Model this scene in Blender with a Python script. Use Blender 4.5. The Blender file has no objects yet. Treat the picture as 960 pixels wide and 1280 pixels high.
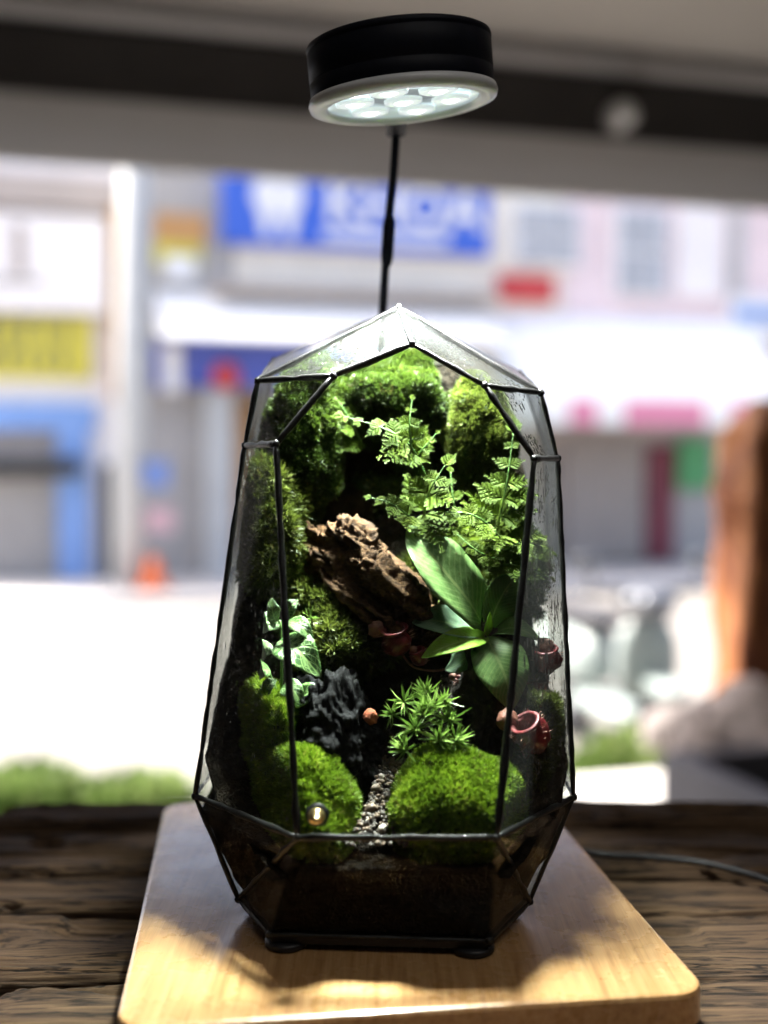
import bpy, bmesh, math
import numpy as np
from mathutils import Matrix, Vector

S = bpy.context.scene
COL = S.collection
R = math.radians

# ------------------------------------------------------------------ camera
EYE = np.array([0.0, 0.0, 0.236])
FPX = 1400.0                      # focal length in photograph pixels (960 x 1280)
PITCH = math.atan(60.0 / FPX)     # camera looks slightly down
cam = bpy.data.cameras.new('camera')
cam.sensor_fit = 'VERTICAL'; cam.sensor_height = 36.0; cam.sensor_width = 27.0
cam.lens = 36.0 * FPX / 1280.0
cam.clip_start = 0.01; cam.clip_end = 400.0
cam.dof.use_dof = True
cam.dof.focus_distance = 0.568
cam.dof.aperture_fstop = 2.7
camo = bpy.data.objects.new('camera', cam); COL.objects.link(camo)
camo.location = EYE; camo.rotation_euler = (math.pi / 2 - PITCH, 0, 0)
S.camera = camo

# ------------------------------------------------------------------ sky, sun, exposure
SUN_EL, SUN_AZ = R(54), R(287)    # azimuth clockwise from +Y: the sun stands high at the left, along the street
W = bpy.data.worlds.new('World'); S.world = W; W.use_nodes = True
nt = W.node_tree
sky = nt.nodes.new('ShaderNodeTexSky'); sky.sky_type = 'NISHITA'; sky.sun_disc = False
sky.sun_elevation = SUN_EL; sky.sun_rotation = SUN_AZ; sky.dust_density = 5.0; sky.air_density = 0.7; sky.ozone_density = 0.3
nt.links.new(sky.outputs[0], nt.nodes['Background'].inputs[0])
nt.nodes['Background'].inputs[1].default_value = 0.15
sun = bpy.data.lights.new('sun', 'SUN'); sun.energy = 3.8; sun.angle = R(0.5); sun.color = (1.0, 0.95, 0.88)
suno = bpy.data.objects.new('sun', sun); COL.objects.link(suno)
_d = Vector((math.cos(SUN_EL) * math.sin(SUN_AZ), math.cos(SUN_EL) * math.cos(SUN_AZ), math.sin(SUN_EL)))
suno.rotation_euler = _d.to_track_quat('Z', 'Y').to_euler(); suno.location = (0, 0, 20)
S.view_settings.view_transform = 'Standard'; S.view_settings.look = 'None'
S.view_settings.gamma = 1.0; S.view_settings.exposure = 2.0; S.view_settings.use_curve_mapping = False
LAMP_W = 1.65
shop = bpy.data.lights.new('shop_ceiling_light', 'AREA'); shop.shape = 'RECTANGLE'; shop.size = 1.2; shop.size_y = .3; shop.energy = 1.3; shop.color = (1.0, .95, .88)  # added area fill without a fixture, lifts the table and board
fill_obj = bpy.data.objects.new('shop_ceiling_light', shop); COL.objects.link(fill_obj); fill_obj.location = (.5, -.25, 1.5)
S.render.engine = 'CYCLES'
S.cycles.use_denoising = True
S.cycles.max_bounces = 10; S.cycles.transparent_max_bounces = 40
S.cycles.caustics_reflective = False; S.cycles.caustics_refractive = False
S.cycles.sample_clamp_indirect = 6.0

# ------------------------------------------------------------------ maths helpers
def ray(px, py):
    a, b = (px - 480.0) / FPX, (640.0 - py) / FPX
    c, s = math.cos(PITCH), math.sin(PITCH)
    return np.array([a, c + b * s, -s + b * c])
def P(px, py, Y):                 # the point of that ray at distance Y into the scene
    d = ray(px, py); return EYE + d * (Y / d[1])
def Pz(px, py, z):                # the point of that ray at height z
    d = ray(px, py); return EYE + d * ((z - EYE[2]) / d[2])
def nrm(a):
    a = np.asarray(a, float); n = np.linalg.norm(a, axis=-1, keepdims=True); return a / np.maximum(n, 1e-12)
def _h(ix, iy, iz, seed):
    n = (ix.astype(np.int64) * 73856093) ^ (iy.astype(np.int64) * 19349663) ^ (iz.astype(np.int64) * 83492791) ^ (seed * 2654435761)
    n = (n ^ (n >> 13)) & 0x7fffffff
    n = (n * 1274126177) & 0x7fffffff
    n = (n ^ (n >> 15)) & 0x7fffffff
    n = (n * 668265263) & 0x7fffffff
    return ((n ^ (n >> 11)) & 0xffff) / 32767.5 - 1.0
def vnoise(p, seed=0):
    p = np.asarray(p, float); i = np.floor(p).astype(np.int64); f = p - i
    f = f * f * f * (f * (f * 6 - 15) + 10)
    o = 0
    for dx in (0, 1):
        for dy in (0, 1):
            for dz in (0, 1):
                w = (f[:, 0] if dx else 1 - f[:, 0]) * (f[:, 1] if dy else 1 - f[:, 1]) * (f[:, 2] if dz else 1 - f[:, 2])
                o = o + w * _h(i[:, 0] + dx, i[:, 1] + dy, i[:, 2] + dz, seed)
    return o
def fbm(p, octv=4, seed=0, gain=0.5):
    a, o, p = 1.0, 0, np.asarray(p, float)
    for k in range(octv):
        o = o + a * vnoise(p, seed + k * 17); p = p * 2.03 + 11.3; a *= gain
    return o
def ridged(p, octv=4, seed=0, gain=0.5):
    a, o, p = 1.0, 0, np.asarray(p, float)
    for k in range(octv):
        o = o + a * (1 - 2 * np.abs(vnoise(p, seed + k * 17))); p = p * 2.1 + 7.7; a *= gain
    return o

# ------------------------------------------------------------------ object helpers
def link(name, me, mat=None, parent=None):
    o = bpy.data.objects.new(name, me); COL.objects.link(o)
    if mat is not None and me is not None and not me.materials: me.materials.append(mat)
    if parent is not None: put(o, parent)
    return o
def put(o, parent):               # parent without moving: everything is modelled in world coordinates
    o.parent = parent
    if parent.type == 'EMPTY': o.matrix_parent_inverse = Matrix.Translation(-parent.location)
def tag(o, label=None, cat=None, group=None, kind=None):
    if label: o['label'] = label
    if cat: o['category'] = cat
    if group: o['group'] = group
    if kind: o['kind'] = kind
    return o
def thing(name, loc, label, cat, group=None):
    o = bpy.data.objects.new(name, None); COL.objects.link(o); o.location = Vector(loc); o.empty_display_size = 0.01
    return tag(o, label, cat, group)
def mesh(name, v, f, mat=None, parent=None, smooth=False):
    me = bpy.data.meshes.new(name); me.from_pydata([tuple(map(float, x)) for x in v], [], [tuple(map(int, x)) for x in f]); me.update()
    if smooth: me.polygons.foreach_set('use_smooth', [True] * len(me.polygons))
    return link(name, me, mat, parent)
def trimesh(name, v, t, mat, parent=None, attrs=None, smooth=False, uv=None):
    v = np.ascontiguousarray(v, np.float32); t = np.ascontiguousarray(t, np.int32)
    me = bpy.data.meshes.new(name)
    me.vertices.add(len(v)); me.vertices.foreach_set('co', v.ravel())
    me.loops.add(t.size); me.loops.foreach_set('vertex_index', t.ravel())
    me.polygons.add(len(t)); me.polygons.foreach_set('loop_start', np.arange(0, t.size, 3, dtype=np.int32))
    me.polygons.foreach_set('loop_total', np.full(len(t), 3, np.int32))
    if smooth: me.polygons.foreach_set('use_smooth', np.ones(len(t), bool))
    for k, a in (attrs or {}).items():
        me.attributes.new(k, 'FLOAT', 'POINT').data.foreach_set('value', np.ascontiguousarray(a, np.float32))
    if uv is not None:
        l = me.uv_layers.new(name='UVMap'); l.data.foreach_set('uv', np.ascontiguousarray(uv[t.ravel()], np.float32).ravel())
    me.update(calc_edges=True); me.validate()
    return link(name, me, mat, parent)
def grid_tris(n, m, wrap=False):
    i, j = np.meshgrid(np.arange(n - 1), np.arange(m if wrap else m - 1), indexing='ij'); i, j = i.ravel(), j.ravel(); k = (j + 1) % m
    a, b, c, d = i * m + j, i * m + k, (i + 1) * m + k, (i + 1) * m + j
    return np.concatenate([np.stack([a, b, c], 1), np.stack([a, c, d], 1)])
def tube_data(pts, rad, n=8, cap=True):
    pts = np.asarray(pts, float); m = len(pts); rad = np.broadcast_to(np.asarray(rad, float), (m,))
    tan = nrm(np.gradient(pts, axis=0)); ref = np.array([0.0, 0, 1]) if abs(tan[0][2]) < 0.9 else np.array([1.0, 0, 0])
    V = []
    u = nrm(np.cross(tan[0], ref))
    for k in range(m):
        u = nrm(u - tan[k] * np.dot(u, tan[k])); w = np.cross(tan[k], u)
        a = np.arange(n) * 2 * math.pi / n
        V.append(pts[k] + rad[k] * (np.cos(a)[:, None] * u + np.sin(a)[:, None] * w))
    V = np.concatenate(V); T = grid_tris(m, n, True)
    if cap:
        V = np.concatenate([V, pts[:1], pts[-1:]]); c0, c1 = m * n, m * n + 1
        j = np.arange(n); k = (j + 1) % n
        T = np.concatenate([T, np.stack([np.full(n, c0), k, j], 1), np.stack([np.full(n, c1), (m - 1) * n + j, (m - 1) * n + k], 1)])
    return V, T
def tube(name, pts, rad, mat, parent=None, n=8):
    V, T = tube_data(pts, rad, n); return trimesh(name, V, T, mat, parent, smooth=True)
def smooth_path(pts, n=24):       # Catmull-Rom through the points
    p = np.asarray(pts, float); p = np.concatenate([2 * p[:1] - p[1:2], p, 2 * p[-1:] - p[-2:-1]]); o = []
    seg = len(p) - 3
    for t in np.linspace(0, seg - 1e-6, n):
        i = int(t); f = t - i; a, b, c, d = p[i:i + 4]
        o.append(0.5 * (2 * b + (c - a) * f + (2 * a - 5 * b + 4 * c - d) * f * f + (3 * b - a - 3 * c + d) * f ** 3))
    return np.array(o)
def lathe(name, prof, mat, parent, origin, axis=(0, 0, 1), n=40, smooth=True):
    ax = nrm(np.array(axis, float)); u = nrm(np.cross(ax, [0.31, 0.95, 0.1])); w = np.cross(ax, u)
    a = np.arange(n) * 2 * math.pi / n; V = []
    for r, h in prof:
        V.append(np.asarray(origin) + ax * h + r * (np.cos(a)[:, None] * u + np.sin(a)[:, None] * w))
    o = trimesh(name, np.concatenate(V), grid_tris(len(prof), n, True), mat, parent, smooth=smooth)
    return o
def ico(sub):
    bm = bmesh.new(); bmesh.ops.create_icosphere(bm, subdivisions=sub, radius=1.0)
    bm.verts.ensure_lookup_table()
    v = np.array([x.co[:] for x in bm.verts]); t = np.array([[y.index for y in x.verts] for x in bm.faces]); bm.free(); return v, t
ICO = {k: ico(k) for k in (1, 2, 3, 4, 5, 6)}
def bevel_box(name, lo, hi, mat, parent=None, bev=0.0, seg=1, xf=None):
    bm = bmesh.new(); lo, hi = np.array(lo, float), np.array(hi, float)
    bmesh.ops.create_cube(bm, size=1.0)
    for v in bm.verts: v.co = Vector(((lo + hi) / 2 + np.array(v.co[:]) * (hi - lo)))
    if bev: bmesh.ops.bevel(bm, geom=list(bm.edges), offset=bev, segments=seg, affect='EDGES', profile=0.5)
    if xf is not None:
        for v in bm.verts: v.co = Vector(xf(np.array(v.co[:])))
    me = bpy.data.meshes.new(name); bm.to_mesh(me); bm.free(); me.update()
    return link(name, me, mat, parent)

# ------------------------------------------------------------------ materials
def nodes(name):
    m = bpy.data.materials.new(name); m.use_nodes = True; t = m.node_tree
    return m, t, t.nodes['Principled BSDF'], t.nodes['Material Output']
def N(t, typ, **kw):
    n = t.nodes.new(typ)
    for k, v in kw.items():
        if k.startswith('i_'): n.inputs[int(k[2:])].default_value = v
        else: setattr(n, k, v)
    return n
def ramp(t, stops, src=None, interp='LINEAR'):
    r = t.nodes.new('ShaderNodeValToRGB'); e = r.color_ramp.elements; r.color_ramp.interpolation = interp
    while len(e) < len(stops): e.new(0.5)
    for k, (p, c) in enumerate(stops):
        e[k].position = p; e[k].color = tuple(c) + (1,) if len(c) == 3 else c
    if src is not None: t.links.new(src, r.inputs[0])
    return r
def coord(t, scale=(1, 1, 1), rot=(0, 0, 0), kind='Object'):
    c = t.nodes.new('ShaderNodeTexCoord'); mp = t.nodes.new('ShaderNodeMapping')
    mp.inputs['Scale'].default_value = scale; mp.inputs['Rotation'].default_value = rot
    t.links.new(c.outputs[kind], mp.inputs[0]); return mp.outputs[0]
def noise(t, vec, scale, detail=4, rough=0.55, dist=0.0):
    n = t.nodes.new('ShaderNodeTexNoise'); n.inputs['Scale'].default_value = scale; n.inputs['Detail'].default_value = detail
    n.inputs['Roughness'].default_value = rough; n.inputs['Distortion'].default_value = dist; t.links.new(vec, n.inputs['Vector']); return n.outputs['Fac']
def bump(t, h, dist, strength, to):
    b = t.nodes.new('ShaderNodeBump'); b.inputs['Distance'].default_value = dist; b.inputs['Strength'].default_value = strength
    t.links.new(h, b.inputs['Height']); t.links.new(b.outputs[0], to.inputs['Normal']); return b
def plain(name, col, rough=0.5, metal=0.0, var=0.12, scale=20.0, bstr=0.0, bdist=0.001, spec=0.5):
    m, t, b, o = nodes(name); v = coord(t); f = noise(t, v, scale, 5)
    c = np.array(col); r = ramp(t, [(0.3, tuple(np.clip(c * (1 - var), 0, 1))), (0.7, tuple(np.clip(c * (1 + var), 0, 1)))], f)
    t.links.new(r.outputs[0], b.inputs['Base Color']); b.inputs['Roughness'].default_value = rough; b.inputs['Metallic'].default_value = metal
    b.inputs['Specular IOR Level'].default_value = spec
    if bstr: bump(t, noise(t, v, scale * 3, 6), bdist, bstr, b)
    return m
def leafmat(name, stops, rough=0.45, transl=0.35, spec=0.4, attr='tint'):
    m, t, b, o = nodes(name); a = N(t, 'ShaderNodeAttribute', attribute_name=attr); r = ramp(t, stops, a.outputs['Fac'])
    t.links.new(r.outputs[0], b.inputs['Base Color']); b.inputs['Roughness'].default_value = rough; b.inputs['Specular IOR Level'].default_value = spec
    tr = N(t, 'ShaderNodeBsdfTranslucent'); t.links.new(r.outputs[0], tr.inputs[0])
    mx = N(t, 'ShaderNodeMixShader', i_0=transl); t.links.new(b.outputs[0], mx.inputs[1]); t.links.new(tr.outputs[0], mx.inputs[2]); t.links.new(mx.outputs[0], o.inputs[0])
    return m
def glassmat(name, fog, drops, dscale=620.0, streak=(1, 1, 0.35), ior=1.27):
    m, t, b, o = nodes(name); t.nodes.remove(b)
    tr = N(t, 'ShaderNodeBsdfTransparent'); tr.inputs[0].default_value = (0.95, 0.97, 0.955, 1)
    gl = N(t, 'ShaderNodeBsdfGlossy'); gl.inputs['Roughness'].default_value = 0.03
    fr = N(t, 'ShaderNodeFresnel'); ge = N(t, 'ShaderNodeNewGeometry'); io = N(t, 'ShaderNodeMix'); io.inputs[2].default_value = ior; io.inputs[3].default_value = 1 / ior
    t.links.new(ge.outputs['Backfacing'], io.inputs[0]); t.links.new(io.outputs[0], fr.inputs[0])   # a thin sheet: no total reflection inside it
    m1 = N(t, 'ShaderNodeMixShader'); t.links.new(fr.outputs[0], m1.inputs[0]); t.links.new(tr.outputs[0], m1.inputs[1]); t.links.new(gl.outputs[0], m1.inputs[2])
    last = m1
    v = coord(t)
    big = noise(t, coord(t, streak), 38.0, 3, 0.6)
    if fog:
        df = N(t, 'ShaderNodeBsdfDiffuse'); df.inputs[0].default_value = (0.75, 0.78, 0.77, 1)
        tl = N(t, 'ShaderNodeBsdfTranslucent'); tl.inputs[0].default_value = (0.75, 0.78, 0.77, 1)
        mf = N(t, 'ShaderNodeMixShader', i_0=0.6); t.links.new(df.outputs[0], mf.inputs[1]); t.links.new(tl.outputs[0], mf.inputs[2])
        fine = noise(t, v, 900.0, 2)
        r = ramp(t, [(0.3, (fog * 0.35,) * 3), (0.68, (fog,) * 3)], big)
        r2 = ramp(t, [(0.35, (0.55,) * 3), (0.65, (1.0,) * 3)], fine)
        mu = N(t, 'ShaderNodeMath', operation='MULTIPLY'); t.links.new(r.outputs[0], mu.inputs[0]); t.links.new(r2.outputs[0], mu.inputs[1])
        m2 = N(t, 'ShaderNodeMixShader'); t.links.new(mu.outputs[0], m2.inputs[0]); t.links.new(last.outputs[0], m2.inputs[1]); t.links.new(mf.outputs[0], m2.inputs[2]); last = m2
    if drops:
        vo = N(t, 'ShaderNodeTexVoronoi'); vo.inputs['Scale'].default_value = dscale; t.links.new(coord(t, streak), vo.inputs['Vector'])
        r = ramp(t, [(0.0, (1, 1, 1)), (0.30, (1, 1, 1)), (0.46, (0, 0, 0))], vo.outputs['Distance'])
        r3 = ramp(t, [(0.40, (0, 0, 0)), (0.56, (drops,) * 3)], noise(t, coord(t, streak), 60.0, 4, 0.65))
        mu = N(t, 'ShaderNodeMath', operation='MULTIPLY'); t.links.new(r.outputs[0], mu.inputs[0]); t.links.new(r3.outputs[0], mu.inputs[1])
        rf = N(t, 'ShaderNodeBsdfGlass'); rf.inputs['IOR'].default_value = 1.33; rf.inputs['Roughness'].default_value = 0.02
        iv = N(t, 'ShaderNodeMath', operation='SUBTRACT', i_0=1.0); t.links.new(vo.outputs['Distance'], iv.inputs[1])
        bp = N(t, 'ShaderNodeBump'); bp.inputs['Distance'].default_value = 0.0012; bp.inputs['Strength'].default_value = 1.0
        t.links.new(iv.outputs[0], bp.inputs['Height']); t.links.new(bp.outputs[0], rf.inputs['Normal'])
        m3 = N(t, 'ShaderNodeMixShader'); t.links.new(mu.outputs[0], m3.inputs[0]); t.links.new(last.outputs[0], m3.inputs[1]); t.links.new(rf.outputs[0], m3.inputs[2]); last = m3
    t.links.new(last.outputs[0], o.inputs[0]); return m
def emit(name, col, st):
    m, t, b, o = nodes(name); b.inputs['Base Color'].default_value = (*col, 1); b.inputs['Emission Color'].default_value = (*col, 1); b.inputs['Emission Strength'].default_value = st
    b.inputs['Roughness'].default_value = 0.2; return m

M = {}
M['black_came'] = plain('black_came', (0.012, 0.012, 0.012), 0.38, 0.4, 0.4, 300, 0.5, 0.0006)
M['black_plastic'] = plain('black_plastic', (0.010, 0.010, 0.012), 0.45, 0, 0.2, 200, 0.1, 0.0002)
M['lamp_black'] = plain('lamp_black', (0.004, 0.005, 0.010), 0.55, 0.0, 0.2, 200, 0.08, 0.0002, .15)
M['bezel'] = plain('bezel', (0.62, 0.64, 0.66), 0.3, 0.0, 0.05, 80)
M['brass'] = plain('brass', (0.55, 0.42, 0.20), 0.28, 0.9, 0.15, 200)
M['glass_clean'] = glassmat('glass_clean', 0.0, 0.0)
M['glass_side'] = glassmat('glass_side', 0.012, 0.12, 560, ior=1.22)
M['glass_top'] = glassmat('glass_top', 0.014, 0.12, 620, (1, 1, 0.7))
M['glass_clear_side'] = glassmat('glass_clear_side', 0.0, 0.06, 560, ior=1.2)
M['glass_low'] = glassmat('glass_low', 0.0, 0.04, ior=1.14)
M['glass_back'] = glassmat('glass_back', 0.12, 0.0)
M['soil'] = plain('soil', (0.016, 0.012, 0.008), 0.95, 0, 0.7, 220, 1.0, 0.004, .12)
M['substrate'] = plain('substrate', (0.008, 0.006, 0.004), 0.95, 0, 0.7, 220, 1.0, 0.004, .1)  # soil again, darkened to put the lower facets' shade into the colour
M['bark_dark'] = plain('bark_dark', (0.020, 0.014, 0.010), 0.9, 0, 0.6, 160, 1.0, 0.003)
M['moss_base'] = plain('moss_base', (0.020, 0.036, 0.006), 0.95, 0, 0.5, 300, 1.0, 0.002)
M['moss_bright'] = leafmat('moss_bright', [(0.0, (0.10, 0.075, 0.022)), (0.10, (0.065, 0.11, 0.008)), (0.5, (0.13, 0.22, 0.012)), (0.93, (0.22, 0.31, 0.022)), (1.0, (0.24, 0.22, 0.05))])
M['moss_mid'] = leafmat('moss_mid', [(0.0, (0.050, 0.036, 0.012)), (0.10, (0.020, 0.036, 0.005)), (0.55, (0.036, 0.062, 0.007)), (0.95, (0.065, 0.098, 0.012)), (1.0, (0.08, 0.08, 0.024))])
M['moss_olive'] = leafmat('moss_olive', [(0.0, (0.06, 0.045, 0.014)), (0.10, (0.036, 0.048, 0.008)), (0.55, (0.075, 0.100, 0.013)), (0.95, (0.125, 0.150, 0.026)), (1.0, (0.15, 0.12, 0.045))])
M['star_leaf'] = leafmat('star_leaf', [(0.0, (0.05, 0.10, 0.015)), (0.6, (0.12, 0.21, 0.03)), (1.0, (0.24, 0.34, 0.09))])
M['fern_leaf'] = leafmat('fern_leaf', [(0.0, (0.024, 0.042, 0.004)), (0.5, (0.048, 0.080, 0.006)), (1.0, (0.088, 0.125, 0.014))], 0.6, 0.4, 0.08)
M['stem_green'] = plain('stem_green', (0.07, 0.15, 0.03), 0.5, 0, 0.2, 100)

# ------------------------------------------------------------------ table, board
BZ, TZ = 0.0, -0.021              # board top, table top
def plankmat():
    m, t, b, o = nodes('weathered_wood')
    v = coord(t, (1, 26, 26)); v2 = coord(t, (1, 34, 34))
    g = noise(t, v, 9, 8, 0.68, 0.15); fine = noise(t, v2, 15, 8, 0.8)
    big = noise(t, coord(t), 9, 4)
    mix = N(t, 'ShaderNodeMath', operation='MULTIPLY'); t.links.new(g, mix.inputs[0]); t.links.new(fine, mix.inputs[1])
    r = ramp(t, [(0.12, (0.010, 0.007, 0.005)), (0.22, (0.085, 0.052, 0.031)), (0.34, (0.18, 0.116, 0.070)), (0.5, (0.30, 0.21, 0.13))], mix.outputs[0])
    mc = N(t, 'ShaderNodeMixRGB', blend_type='MULTIPLY', i_0=0.8); t.links.new(r.outputs[0], mc.inputs[1])
    r2 = ramp(t, [(0.3, (0.55, 0.5, 0.45)), (0.7, (1.15, 1.05, 0.85))], big); t.links.new(r2.outputs[0], mc.inputs[2])
    ck = noise(t, coord(t, (1, 13, 13)), 7, 5, .6, .25); ca = N(t, 'ShaderNodeMath', operation='SUBTRACT', i_1=.5); t.links.new(ck, ca.inputs[0]); cb = N(t, 'ShaderNodeMath', operation='ABSOLUTE'); t.links.new(ca.outputs[0], cb.inputs[0])
    cr = ramp(t, [(0, (.06, .05, .04)), (.012, (.25, .22, .2)), (.03, (1, 1, 1))], cb.outputs[0]); md = N(t, 'ShaderNodeMixRGB', blend_type='MULTIPLY', i_0=1.0); t.links.new(mc.outputs[0], md.inputs[1]); t.links.new(cr.outputs[0], md.inputs[2]); mc = md
    t.links.new(mc.outputs[0], b.inputs['Base Color']); b.inputs['Roughness'].default_value = 0.78; b.inputs['Specular IOR Level'].default_value = 0.3
    bump(t, mix.outputs[0], 0.004, .7, b); return m
M['weathered'] = plankmat()
table = thing('wooden_table', (0, 0.5, -0.82), 'rustic table of dark deeply cracked weathered planks under the cutting board', 'table')
SEAMS = [0.860, 0.800, 0.748, 0.700, 0.642, 0.556, 0.492, 0.42, 0.33]
LEFT = [-0.288, -0.60, -0.60, -0.60, -0.60, -0.197, -0.6, -0.6]
rng = np.random.default_rng(3)
for k in range(len(SEAMS) - 1):
    y1, y0 = SEAMS[k], SEAMS[k + 1]; x0, x1 = LEFT[k], 0.62
    nu, nv = 420, 48
    u = np.linspace(x0, x1, nu); a = np.linspace(0, math.pi * 2, nv * 2, endpoint=False)
    # rounded-box section in (y, z)
    hw, hh = (y1 - y0) / 2 - 0.0005, 0.020
    sy = np.sign(np.cos(a)) * np.abs(np.cos(a)) ** 0.30; sz = np.sign(np.sin(a)) * np.abs(np.sin(a)) ** 0.30
    U, SY = np.meshgrid(u, sy * hw, indexing='ij'); _, SZ = np.meshgrid(u, sz * hh, indexing='ij')
    endr = 1 - np.exp(-np.minimum(U - x0, x1 - U) / 0.006) * 0.35
    Pq = np.stack([U.ravel(), (SY * endr).ravel(), (SZ * endr).ravel()], 1)
    q = Pq * [3.6, 85, 85] + [0, k * 9.1, 0]
    d = 0.0019 * ridged(q, 4, 40 + k, 0.6) + 0.0010 * fbm(Pq * [16, 300, 300], 3, 70 + k)
    crack = np.clip(1 - np.abs(vnoise(Pq * [2.2, 34, 34] + k * 5.0, 11 + k) + .12 * vnoise(Pq * [30, 90, 90], 31 + k)) * 11, 0, 1)
    d = d - 0.0075 * crack - 0.0040
    nr = np.stack([np.zeros(len(Pq)), np.tile(sy, nu) * 0.5, np.tile(sz, nu)], 1); nr = nrm(nr)
    jag = (fbm(np.stack([Pq[:, 1] * 60, Pq[:, 2] * 60, np.zeros(len(Pq))], 1), 3, 5 + k) * 0.012) * np.exp(-(Pq[:, 0] - x0) / 0.02)
    Pq = Pq + nr * d[:, None]; Pq[:, 0] += jag
    Pq[:, 2] += TZ - hh + 0.0015 * rng.standard_normal() - (0.003 if k in (0,) else 0.0)
    # the sawn faces wander a little along the plank
    Pq[:, 1] += (y0 + y1) / 2 + 0.003 * np.sin(Pq[:, 0] * 9 + k) - 0.02 * Pq[:, 0] * 0
    n2 = nv * 2; T = grid_tris(nu, n2, True)
    V2 = np.concatenate([Pq, Pq[:n2].mean(0, keepdims=True) + [0.004, 0, 0], Pq[-n2:].mean(0, keepdims=True)])
    j = np.arange(n2); jj = (j + 1) % n2
    T = np.concatenate([T, np.stack([np.full(n2, nu * n2), jj, j], 1), np.stack([np.full(n2, nu * n2 + 1), (nu - 1) * n2 + j, (nu - 1) * n2 + jj], 1)])
    trimesh('plank', V2, T, M['weathered'], table, smooth=True)
for x in (-0.16, 0.5):
    for y in (0.40, 0.78):
        bevel_box('leg', (x - .04, y - .04, -0.82), (x + .04, y + .04, TZ - .0287), M['weathered'], table, .004)

def boardmat():
    m, t, b, o = nodes('board_wood')
    v = coord(t, (30, 1.3, 30), (0, 0, R(-7.2))); g = noise(t, v, 9, 8, 0.62, 0.35)
    fine = noise(t, coord(t, (160, 3, 160), (0, 0, R(-7.2))), 9, 3, 0.6)
    st = N(t, 'ShaderNodeTexVoronoi'); st.feature = 'F1'; st.inputs['Scale'].default_value = 1.0
    r = ramp(t, [(0.30, (0.36, 0.180, 0.066)), (0.5, (0.53, 0.305, 0.130)), (0.72, (0.62, 0.385, 0.185))], g)
    r2 = ramp(t, [(0.38, (0.72, 0.66, 0.60)), (0.6, (1, 1, 1))], fine)
    mc = N(t, 'ShaderNodeMixRGB', blend_type='MULTIPLY', i_0=0.7); t.links.new(r.outputs[0], mc.inputs[1]); t.links.new(r2.outputs[0], mc.inputs[2])
    t.links.new(mc.outputs[0], b.inputs['Base Color'])
    rr = ramp(t, [(0.3, (0.20,) * 3), (0.7, (0.36,) * 3)], noise(t, coord(t), 45, 5)); t.links.new(rr.outputs[0], b.inputs['Roughness'])
    b.inputs['Specular IOR Level'].default_value = 0.5; b.inputs['Coat Weight'].default_value = .45; b.inputs['Coat Roughness'].default_value = .11
    bump(t, fine, 0.0003, 0.3, b); return m
M['board'] = boardmat()
FR = Pz(890, 1240, 0); ax = nrm(np.array([0.992, 0.126, 0])); ay = np.array([-ax[1], ax[0], 0])
BW, BD = 0.262, 0.315
def rounded(w, d, r, n=8):
    o = []
    for cx, cy, a0 in ((w - r, r, -90), (w - r, d - r, 0), (r, d - r, 90), (r, r, 180)):
        for q in range(n + 1):
            a = R(a0 + 90 * q / n); o.append((cx + r * math.cos(a), cy + r * math.sin(a)))
    return np.array(o)
orig = FR - ax * BW
lay = [(0.0022, 0.0), (0.0007, 0.0007), (0, 0.0025), (0, 0.0155), (0.001, 0.0182)]
V = []; nseg = 36
for ins, dz in lay:
    c = rounded(BW - 2 * ins, BD - 2 * ins, 0.016 - ins); V.append(np.array([orig + ax * (x + ins) + ay * (y + ins) + np.array([0, 0, -dz]) for x, y in c]))
V = np.concatenate(V); nb = 36
F = [tuple(range(nb))] + [tuple(reversed(range(4 * nb, 5 * nb)))]
for k in range(4):
    for j in range(nb): F.append((k * nb + j, (k + 1) * nb + j, (k + 1) * nb + (j + 1) % nb, k * nb + (j + 1) % nb))
tag(mesh('cutting_board', V, F, M['board'], smooth=False), 'light brown rounded wooden board under the glass terrarium', 'board')

# ------------------------------------------------------------------ terrarium
zb = 0.0085                        # base plate
def Fp(px, py):                   # the slanted front plane
    d = ray(px, py); n = np.array([0, 1.0, -0.22]); p0 = np.array([0, 0.507, 0.068]); return EYE + d * (np.dot(n, p0 - EYE) / np.dot(n, d))
VX = dict(fBL=Fp(372, 1047), fBR=Fp(621, 1047), fR1=Fp(668, 573), fR2=Fp(606, 482), fA=Fp(515, 430), fL2=Fp(417, 470), fL1=Fp(345, 555),
          mA=P(499, 385, .604), mL1=P(322, 476, .596), mL2=P(306, 557, .594), mL3=P(244, 995, .585), mR1=P(676, 491, .594), mR2=P(697, 573, .592), mR3=P(717, 996, .581),
          kA=P(489, 390, .676), kL1=P(342, 449, .672), kL2=P(327, 545, .676), kL3=P(272, 955, .676), kR1=P(650, 465, .670), kR2=P(680, 556, .676), kR3=P(694, 955, .676),
          bFL=Pz(337, 1168, zb), bFR=Pz(612, 1176, zb), bL=Pz(298, 1124, zb), bR=Pz(662, 1127, zb))
VX['bBL'] = np.array([VX['bFL'][0] - .006, .652, zb]); VX['bBR'] = np.array([VX['bFR'][0] + .004, .648, zb])
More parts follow.
